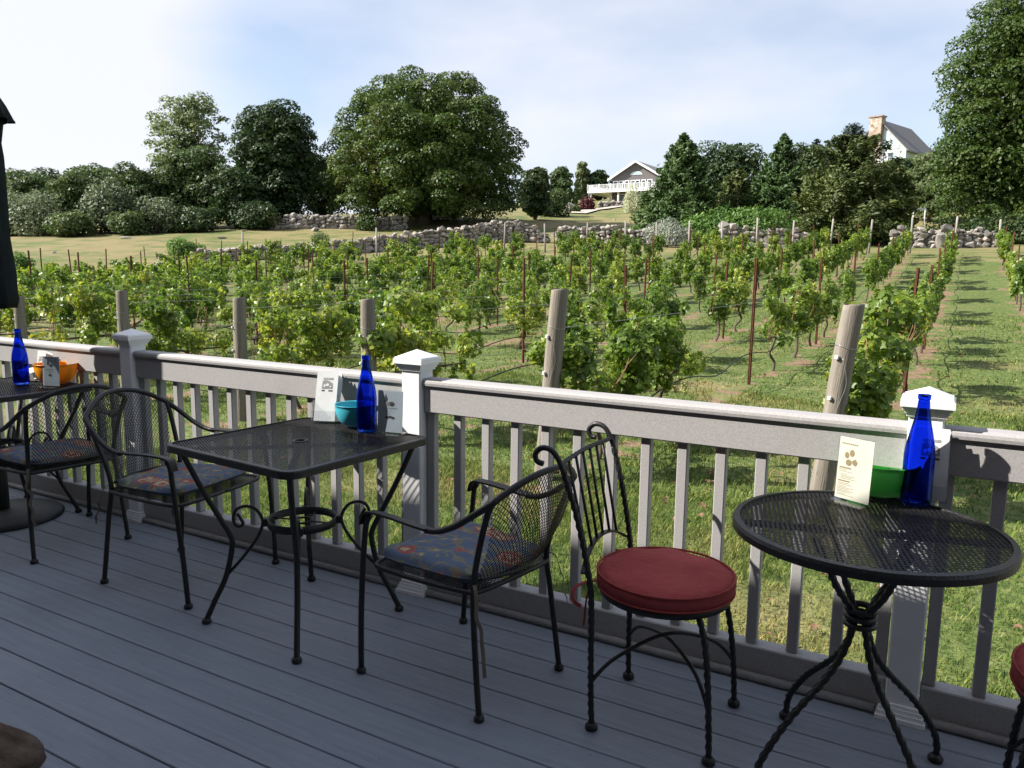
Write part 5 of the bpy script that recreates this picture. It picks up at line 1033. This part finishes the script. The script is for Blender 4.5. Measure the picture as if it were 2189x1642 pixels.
shrub('young_shrub', 'small young conifer-like bush behind the stone wall', B(692, 60), wpx(52, 60), 1.5, wpx(40, 60), M_scrub, n=1500, leaf=.16, seed=42, nl=10, upright=1)
shrub('hedge_plants', 'leafy weeds growing over the shaded wall under the maple', B(790, 80), wpx(60, 80), 1.5, wpx(48, 80), M_scrub, n=1800, leaf=.24, seed=43, nl=10)
broadleaf('dark_tree', 'dark rounded tree at the right shoulder of the huge maple', 'tree', B(1138, 96), wpx(76, 96), wpx(112, 96), M_oak, n=5500, leaf=.38, trunk=.3, clear=.02, seed=44, nl=20, lobe=.28, depth=5)
shrub('green_shrub', 'green shrubs at the wood edge below the drive', B(1180, 106), wpx(64, 106), 4, wpx(60, 106), M_scrub, n=3500, leaf=.32, seed=45, nl=12)
for px, w_, h_, sd, lab, mt in ((1190, 60, 60, 46, 'distant green tree behind the two columnar cypresses', M_scrub), (1235, 34, 66, 47, 'distant pale loose tree left of the grey house', M_poplar), (1268, 48, 48, 48, 'distant dark tree beside the deck of the grey house', M_oak), (1310, 40, 36, 49, 'distant dark tree seen under the deck of the grey house', M_oak)):
    broadleaf('distant_tree', lab, 'tree', B(px, 190), wpx(w_, 190), wpx(h_, 190)+2, mt, n=2600, leaf=.7, trunk=.3, clear=.03, seed=sd, nl=16, lobe=.28, depth=5)
for px, h_, sd, lab in ((1206, 42, 50, 'left one of two slim columnar cypresses on the hill'), (1220, 42, 51, 'right one of two slim columnar cypresses on the hill')):
    conifer('columnar_cypress', lab, B(px, 140), wpx(15, 140), wpx(h_, 140), M_cedar, n=1800, seed=sd, leaf=.45, power=.45, ragged=.1, group='columnar cypresses')
shrub('barberry_bush', 'dark red barberry bush beside the gravel drive', B(1246, 126), wpx(48, 126), 2.5, wpx(30, 126), M_barb, n=2600, leaf=.30, seed=52, nl=12)
shrub('low_bush', 'small green bush at the bottom of the gravel drive', B(1221, 117), wpx(20, 117), 1.3, wpx(19, 117), M_scrub, n=900, leaf=.25, seed=53, nl=8)
shrub('flowering_shrub', 'white flowering shrub in front of the grey house', B(1342, 112), wpx(46, 112), 3, wpx(64, 112), M_bloom, n=2600, leaf=.28, seed=54, nl=14, upright=1)
conifer('cedar_tree', 'tall conical dark green cedar in front of the grey house', B(1440, 72), wpx(225, 72), wpx(208, 72), M_cedar, n=24000, seed=55, leaf=.42, power=.88, ragged=.22, group='cedars behind the right-hand walls')
conifer('cedar_tree', 'low brownish cedar at the left foot of the tall conical cedar', B(1372, 74), wpx(60, 74), wpx(78, 74), M_cedar2, n=4000, seed=56, leaf=.36, power=.5, ragged=.3, group='cedars behind the right-hand walls')
broadleaf('background_tree', 'broadleaf tree between the two conical cedars', 'tree', B(1535, 92), wpx(180, 92), wpx(156, 92), M_oak, n=8000, leaf=.36, trunk=.3, clear=.02, seed=57, nl=26, lobe=.25, depth=7)
conifer('cedar_tree', 'small olive cedar between the two conical cedars', B(1553, 74), wpx(130, 74), wpx(130, 74), M_cedar2, n=6000, seed=58, leaf=.38, power=.6, ragged=.3, group='cedars behind the right-hand walls')
conifer('cedar_tree', 'second conical dark green cedar right of the tall one', B(1645, 72), wpx(195, 72), wpx(205, 72), M_cedar, n=20000, seed=59, leaf=.42, power=.86, ragged=.22, group='cedars behind the right-hand walls')
conifer('cedar_tree', 'broad spreading olive green cedar in front of the stone chimney house', B(1785, 64), wpx(280, 64), wpx(215, 64), M_cedar2, n=30000, seed=60, leaf=.40, power=.42, ragged=.42, group='cedars behind the right-hand walls')
conifer('cedar_tree', 'low dark cedar at the right foot of the spreading olive cedar', B(1880, 66), wpx(120, 66), wpx(150, 66), M_cedar2, n=9000, seed=61, leaf=.38, power=.5, ragged=.35, group='cedars behind the right-hand walls')
conifer('spruce_tree', 'blue grey spruce tip showing above the olive cedar', B(1785, 110), wpx(120, 110), wpx(140, 110), M_spruce, n=5000, seed=62, leaf=.5, power=.6, ragged=.25)
conifer('spruce_tree', 'narrow dark spruce behind the second conical cedar', B(1712, 105), wpx(80, 105), wpx(118, 105), M_spruce, n=3500, seed=63, leaf=.5, power=.6, ragged=.25)
broadleaf('background_tree', 'grey green tree below the stone chimney house', 'tree', B(1955, 78), wpx(120, 78), wpx(150, 78), M_poplar, n=8000, leaf=.30, trunk=.2, clear=.02, seed=64, nl=28, lobe=.24, depth=5)
broadleaf('background_tree', 'green tree filling the slope behind the second conical cedar', 'tree', B(1705, 100), wpx(150, 100), wpx(128, 100), M_oak, n=9000, leaf=.34, trunk=.25, clear=.0, seed=80, nl=30, lobe=.22, depth=5)
broadleaf('background_tree', 'dark tree between the olive cedar and the right-hand maple', 'tree', B(2020, 84), wpx(150, 84), wpx(160, 84), M_oak, n=9000, leaf=.32, trunk=.25, clear=.0, seed=81, nl=30, lobe=.22, depth=5)
broadleaf('background_tree', 'dark tree under the far side of the right-hand maple', 'tree', B(2140, 82), wpx(190, 82), wpx(190, 82), M_oak, n=9000, leaf=.36, trunk=.25, clear=.0, seed=82, nl=30, lobe=.24, depth=5)
broadleaf('background_tree', 'dark round tree top under the deck of the chimney house', 'tree', B(1893, 96), wpx(100, 96), wpx(92, 96), M_oak, n=6000, leaf=.34, trunk=.25, clear=.02, seed=65, nl=24, lobe=.26, depth=5)
broadleaf('maple_tree', 'large green maple filling the upper right corner', 'tree', B(2150, 66), wpx(400, 66), wpx(520, 66), M_maple, n=110000, leaf=.23, trunk=.5, clear=.0, seed=66, nl=190, shell=.68, lobe=.125, depth=11, wide=.45)
shrub('hedge', 'tall leafy green hedge behind the vine rows, right of the silver shrub', B(1555, 61.5), wpx(270, 62), 3.0, wpx(86, 62), M_hedge, n=12000, leaf=.22, seed=67, nl=26, cat='hedge')
shrub('hedge', 'small leafy green patch of hedge left of the silver shrub', B(1345, 63.5), wpx(80, 63), 1.6, wpx(34, 63), M_hedge, n=2600, leaf=.20, seed=68, nl=12, cat='hedge')
shrub('silver_shrub', 'silvery willow-like shrub in front of the stone wall', B(1412, 58), wpx(90, 58), 2.2, wpx(66, 58), M_silver, n=4200, leaf=.20, seed=69, nl=14, upright=1)
shrub('pale_shrub', 'small pale flowering bush at the left end of the sunlit wall', B(1215, 59.5), wpx(36, 59), 1.0, wpx(34, 59), M_olive, n=1300, leaf=.15, seed=70, nl=8)
shrub('bank_plants', 'leafy plants on the bank above the right-hand wall', B(2030, 62), wpx(170, 62), 1.8, wpx(62, 62), M_scrub, n=5000, leaf=.20, seed=71, nl=18)
shrub('bank_plants', 'dark leafy bank behind the right-hand wall under the maple', B(2120, 60), wpx(150, 60), 2.4, wpx(72, 60), M_oak, n=5000, leaf=.22, seed=72, nl=16)
shrub('bank_plants', 'low green plants right of the olive cedar at the wall', B(1905, 61), wpx(70, 61), 1.6, wpx(50, 61), M_hedge, n=2200, leaf=.2, seed=73, nl=10)

# ---------------------------------------------------------------- the two houses on the hill
def chim_mat():
    m, n, l, b = new_mat('chimney_stone'); t = n.new('ShaderNodeTexCoord'); v_ = n.new('ShaderNodeTexVoronoi'); v_.inputs['Scale'].default_value = 2.6; l.new(t.outputs['Object'], v_.inputs['Vector'])
    sp = n.new('ShaderNodeSeparateColor'); l.new(v_.outputs['Color'], sp.inputs['Color']); r_ = ramp(n, [(.1, (.20, .15, .115)), (.5, (.34, .25, .19)), (.9, (.46, .38, .31))]); l.new(sp.outputs['Red'], r_.inputs['Fac'])
    d_ = n.new('ShaderNodeTexVoronoi'); d_.feature = 'DISTANCE_TO_EDGE'; d_.inputs['Scale'].default_value = 2.6; l.new(t.outputs['Object'], d_.inputs['Vector']); mr = n.new('ShaderNodeMapRange'); mr.inputs['From Max'].default_value = .05; l.new(d_.outputs['Distance'], mr.inputs['Value'])
    k = n.new('ShaderNodeMix'); k.data_type = 'RGBA'; k.inputs['A'].default_value = (.30, .27, .24, 1); l.new(mr.outputs['Result'], k.inputs['Factor']); l.new(r_.outputs['Color'], k.inputs['B']); l.new(k.outputs['Result'], b.inputs['Base Color']); b.inputs['Roughness'].default_value = .95; return m
M_shing = mat_noise('brown_shingle', [(.2, (.095, .085, .085)), (.8, (.165, .15, .148))], 2.5, 6, .95, .4, stretch=(1, 1, 5)); M_trimw = mat_plain('white_trim', (.80, .80, .80), .5); M_pane = mat_noise('window_glass', [(.3, (.03, .04, .05)), (.7, (.07, .09, .10))], 1.5, 2, .08)
M_roof = mat_noise('grey_roof_shingle', [(.2, (.13, .125, .125)), (.8, (.22, .21, .21))], 3, 6, .9, .4); M_chim = chim_mat(); M_sage = mat_noise('pale_sage_boards', [(.3, (.36, .42, .37)), (.7, (.43, .49, .43))], 2, 4, .7); M_gpane = mat_noise('bright_window_glass', [(.3, (.30, .42, .45)), (.7, (.45, .58, .62))], 1.2, 2, .1)
def house_frame(px, Z, zoff, face_px):
    """local frame at the house: x right, y away; faces the camera turned a little"""
    p = at_depth(px, Z); o = empty('house', (p[0], p[1], p[2]+zoff)); o.rotation_euler = (0, 0, YAW-((px-1094.5)/1655.7)+face_px); return o
def window(parent, x0, x1, z0, z1, y=-.03, fr=.14, pane=None):
    f = MB(); f.box((x0-fr, y-.05, z0-fr), (x1+fr, y, z0)); f.box((x0-fr, y-.05, z1), (x1+fr, y, z1+fr)); f.box((x0-fr, y-.05, z0+.001), (x0, y, z1-.001)); f.box((x1, y-.05, z0+.001), (x1+fr, y, z1-.001)); w_ = f.build('window', M_trimw, parent)
    MB().box((x0, y-.015, z0), (x1, y-.005, z1)).build('pane', pane or M_pane, w_); return w_
def railing(parent, pts, h=1.0, fascia=.45, step=.28):
    b = MB(); fs = MB(); tops = MB()
    for i in range(len(pts)-1):
        (xa, ya), (xb, yb) = pts[i], pts[i+1]; L = math.hypot(xb-xa, yb-ya); a = math.atan2(yb-ya, xb-xa); M_ = Matrix.Translation((xa, ya, 0)) @ Matrix.Rotation(a, 4, 'Z')
        fs.box((0, -.05, -fascia), (L, .05, 0), 0, M_); tops.box((0, -.06, h-.09), (L, .06, h), 0, M_); tops.box((0, -.04, .10), (L, .04, .18), 0, M_)
        for k in range(int(L/2.4)+2): s_ = L*k/(int(L/2.4)+1); tops.box((s_-.09, -.09, 0.001), (s_+.09, .09, h+.12), 0, M_)
        for k in range(int(L/step)): s_ = (k+.5)*step; bb = link('baluster', BALM, parent); bb.matrix_local = M_ @ Matrix.Translation((s_, 0, 0))
    fs.build('deck_fascia', M_trimw, parent); tops.build('deck_railing', M_trimw, parent)
BALM = MB().box((-.05, -.02, .18), (.05, .02, .92)).mesh('baluster', M_trimw)
# grey shingled gable house with wraparound white deck
g1 = house_frame(1300, 150, 0.0, R(-24)); g1.name = 'shingled_house'; tag(g1, 'brown shingled gable house with a white wraparound deck on the hill', 'house')
W, Dp, fl, ev, rd = 9.6, 12.0, 2.55, 5.0, 7.75; x0 = -.4
wl_ = MB(); wl_.add([(x0, 0, -1), (x0+W, 0, -1), (x0+W, 0, ev), (x0+W/2, 0, rd), (x0, 0, ev), (x0, Dp, -1), (x0+W, Dp, -1), (x0+W, Dp, ev), (x0+W/2, Dp, rd), (x0, Dp, ev)], [(0, 1, 2, 3, 4), (9, 8, 7, 6, 5), (0, 4, 9, 5), (1, 6, 7, 2)]); wl_.build('wall', M_shing, g1)
rf = MB(); oh = .7; sl = (rd-ev)/(W/2)
for g in (-1, 1):
    xe = x0+W/2+g*(W/2+oh); ze = ev-oh*sl; xr = x0+W/2
    rf.add([(xr, -oh, rd+.12), (xe, -oh, ze+.12), (xe, Dp, ze+.12), (xr, Dp, rd+.12), (xr, -oh, rd-.02), (xe, -oh, ze-.02), (xe, Dp, ze-.02), (xr, Dp, rd-.02)], [(0, 1, 2, 3), (4, 7, 6, 5), (0, 4, 5, 1), (1, 5, 6, 2), (2, 6, 7, 3)])
ro_ = rf.build('roof', M_roof, g1)
for g in (-1, 1):
    xe = x0+W/2+g*(W/2+oh); ze = ev-oh*sl; xr = x0+W/2; b_ = MB(); b_.add([(xr, -oh-.06, rd+.16), (xe, -oh-.06, ze+.16), (xe, -oh-.06, ze-.24), (xr, -oh-.06, rd-.24), (xr, -oh-.005, rd+.16), (xe, -oh-.005, ze+.16), (xe, -oh-.005, ze-.24), (xr, -oh-.005, rd-.24)], [(0, 3, 2, 1), (4, 5, 6, 7), (0, 1, 5, 4), (1, 2, 6, 5), (2, 3, 7, 6)]); b_.build('barge_board', M_trimw, ro_)
for (a, b_) in ((.35, 1.05), (1.5, 2.2), (2.65, 3.3), (3.85, 4.55), (4.7, 5.4), (5.95, 6.55), (7.1, 7.8)): window(g1, x0+a, x0+b_, fl+.25, fl+1.75)
ar = MB(); cx = x0+W/2; n_ = 14; V = [(cx+1.15*math.cos(math.pi*k/n_), -.08, 5.35+.62*math.sin(math.pi*k/n_)) for k in range(n_+1)]; ar.add(V+[(x, -.01, z) for x, y, z in V], [tuple(range(n_, -1, -1))]+[(k, k+1, n_+2+k, n_+1+k) for k in range(n_)]); aw = ar.build('arched_window', M_trimw, g1)
V = [(cx+.95*math.cos(math.pi*k/n_), -.10, 5.42+.45*math.sin(math.pi*k/n_)) for k in range(n_+1)]; MB().add(V, [tuple(range(n_, -1, -1))]).build('pane', M_gpane, aw)
MB().box((x0-3.4, -3.4, fl-.12), (x0+W+1, -.01, fl-.02)).box((x0-3.4, 0.0, fl-.12), (x0-.01, 7, fl-.02)).build('deck_floor', M_trimw, g1)
dk = empty('deck_edge'); dk.parent = g1; dk.location = (0, 0, fl-.02); railing(dk, [(x0-3.4, 6.5), (x0-3.4, -3.4), (x0+W+1, -3.4)], 1.0)
for (x, y) in ((x0-2.9, -2.9), (x0-.2, -.25), (x0+2.6, -3.0), (x0+6, -3.0)): MB().box((x-.12, y-.12, -1), (x+.12, y+.12, fl-.12)).build('deck_post', M_trimw, g1)
window(g1, x0+1.6, x0+3.4, .2, 1.9)
gw = MB(); 
stone_wall('low stone garden wall in front of the shingled house', [(1272, 143, .9), (1300, 143, .9), (1326, 143, .9)], .6, 9)
# pale gable house with a big stone chimney, higher up
g2 = house_frame(1800, 140, 0, R(-24)); g2.name = 'chimney_house'; p2 = at_depth(1800, 140); zt = CAM[2]+(591.5-352)/1655.7*140-1.4
g2.location = (p2[0], p2[1], zt); tag(g2, 'pale sage gable house with a tall stone chimney at upper right', 'house')
W, Dp, ev, rd = 9.5, 13.0, 2.3, 7.4; x0 = -1.6
MB().add([(x0, 0, -4), (x0+W, 0, -4), (x0+W, 0, ev), (x0+W/2, 0, rd), (x0, 0, ev), (x0, Dp, -4), (x0+W, Dp, -4), (x0+W, Dp, ev), (x0+W/2, Dp, rd), (x0, Dp, ev)], [(0, 1, 2, 3, 4), (9, 8, 7, 6, 5), (0, 4, 9, 5), (1, 6, 7, 2)]).build('wall', M_sage, g2)
rf = MB(); oh = .5; sl = (rd-ev)/(W/2)
for g in (-1, 1):
    xe = x0+W/2+g*(W/2+oh); ze = ev-oh*sl; xr = x0+W/2
    rf.add([(xr, -.5, rd+.14), (xe, -.5, ze+.14), (xe, Dp, ze+.14), (xr, Dp, rd+.14), (xr, -.5, rd-.04), (xe, -.5, ze-.04), (xe, Dp, ze-.04), (xr, Dp, rd-.04)], [(0, 1, 2, 3), (4, 7, 6, 5), (0, 4, 5, 1), (1, 5, 6, 2), (2, 6, 7, 3)])
rf.build('roof', M_roof, g2)
ch = MB().box((x0+W/2-1.35, -.9, -1.0), (x0+W/2+.75, .6, 7.8), .04).build('chimney', M_chim, g2); MB().box((x0+W/2-1.5, -1.05, 7.801), (x0+W/2+.9, .75, 8.0)).build('chimney_cap', M_chim, ch)
def poly_window(pts):
    f = MB(); n_ = len(pts); c_ = np.mean(np.array(pts), 0); outp = [tuple(c_+(np.array(q)-c_)*1.0+np.sign(np.array(q)-c_)*.11) for q in pts]
    f.add([(x, -.10, z) for x, z in outp]+[(x, -.02, z) for x, z in outp], [tuple(range(n_))]+[(k, n_+k, n_+(k+1) % n_, (k+1) % n_) for k in range(n_)]); w_ = f.build('gable_window', M_trimw, g2)
    MB().add([(x, -.12, z) for x, z in pts], [tuple(range(n_))]).build('pane', M_gpane, w_)
cx = x0+W/2; rz_ = lambda x: rd-sl*abs(x-cx)-.55
for (a, b_) in ((cx+1.0, cx+1.85), (cx+2.15, cx+2.75), (cx+3.0, cx+3.5)): poly_window([(a, 2.55), (b_, 2.55), (b_, rz_(b_)), (a, rz_(a))])
for (a, b_) in ((cx-2.3, cx-1.5), (cx-3.4, cx-2.6)): poly_window([(a, 2.55), (b_, 2.55), (b_, rz_(b_)), (a, rz_(a))])
for (a, b_, pn) in ((cx+1.0, cx+1.5, M_pane), (cx+1.85, cx+2.7, M_pane), (cx+2.85, cx+3.6, M_gpane), (cx-3.2, cx-1.6, M_gpane)): window(g2, a, b_, .25, 1.85, pane=pn)
MB().box((x0-2.5, -3.4, -.14), (x0+W-.8, -.02, -.04)).build('deck_floor', M_trimw, g2)
dk = empty('deck_edge'); dk.parent = g2; dk.location = (0, 0, -.04); railing(dk, [(x0-2.5, 0), (x0-2.5, -2.2), (cx+.6, -3.4), (cx+3.9, -.3)], 1.0, .5)
for (x, y) in ((x0-2.2, -2.0), (cx+.4, -3.2)): MB().box((x-.12, y-.12, -4), (x+.12, y+.12, -.5)).build('deck_post', M_trimw, g2)
# white rail fence by the right-hand trees
fr = empty('rail_fence', B(1895, 68)); tag(fr, 'short white rail fence glimpsed behind the right-hand cedars', 'fence'); e_ = np.array(B(1948, 68))-np.array(B(1895, 68)); zf = CAM[2]+(592-452)/1655.7*68-B(1895, 68)[2]
MB().tube([(0, 0, zf), (e_[0], e_[1], zf)], .05, flat=(.05, .14)).build('rail', M_trimw, fr)
for f in (.05, .5, .95): MB().box((e_[0]*f-.05, e_[1]*f-.05, -.3), (e_[0]*f+.05, e_[1]*f+.05, zf-.075)).build('fence_post', M_trimw, fr)
# parked car in the shade under the maple
M_car = mat_plain('silver_car_paint', (.36, .37, .38), .3, .5); M_tyre = mat_plain('tyre', (.02, .02, .02), .8); M_tail = mat_plain('tail_light', (.45, .03, .03), .3)
pc = at_depth(945, 89); car = empty('parked_car', (pc[0], pc[1], pc[2]), YAW+.08); tag(car, 'silver car parked in the shade under the huge maple', 'car')
sec = [(-2.2, .45, .80), (-2.15, .35, .98), (-1.1, .3, 1.06), (-.5, .3, 1.42), (.4, .3, 1.50), (1.35, .3, 1.42), (1.95, .33, 1.08), (2.15, .4, 1.0), (2.2, .45, .75)]; V = []; F = []
for (x, zb, zt_) in sec:
    for (y, z) in ((-.82, zb), (-.86, .75), (-.84 if zt_ < 1.2 else -.62, zt_), (.84 if zt_ < 1.2 else .62, zt_), (.86, .75), (.82, zb)): V.append((x, y, z))
for i in range(len(sec)-1):
    for k in range(6): a = i*6+k; b_ = i*6+(k+1) % 6; F.append((a, b_, b_+6, a+6))
F += [tuple(range(5, -1, -1)), tuple(len(V)-6+k for k in range(6))]; MB().add(V, F).build('body', M_car, car)
for x in (-1.35, 1.35):
    for y in (-.80, .80): 
        m_ = MB(); m_.lathe([(.001, -.1), (.30, -.1), (.32, -.06), (.32, .06), (.30, .1), (.001, .1)], 18, M=Matrix.Translation((x, y, .32)) @ Matrix.Rotation(R(90), 4, 'X')); m_.build('wheel', M_tyre, car)
MB().add([(-.95, -.79, 1.10), (1.5, -.80, 1.10), (1.2, -.66, 1.40), (-.45, -.66, 1.38)], [(0, 1, 2, 3)]).build('side_window', M_pane, car)
for y in (-.76, .60): MB().box((2.13, y-.02, .82), (2.24, y+.18, 1.02)).build('tail_light', M_tail, car)
# name the deck edges of the houses as plain parts
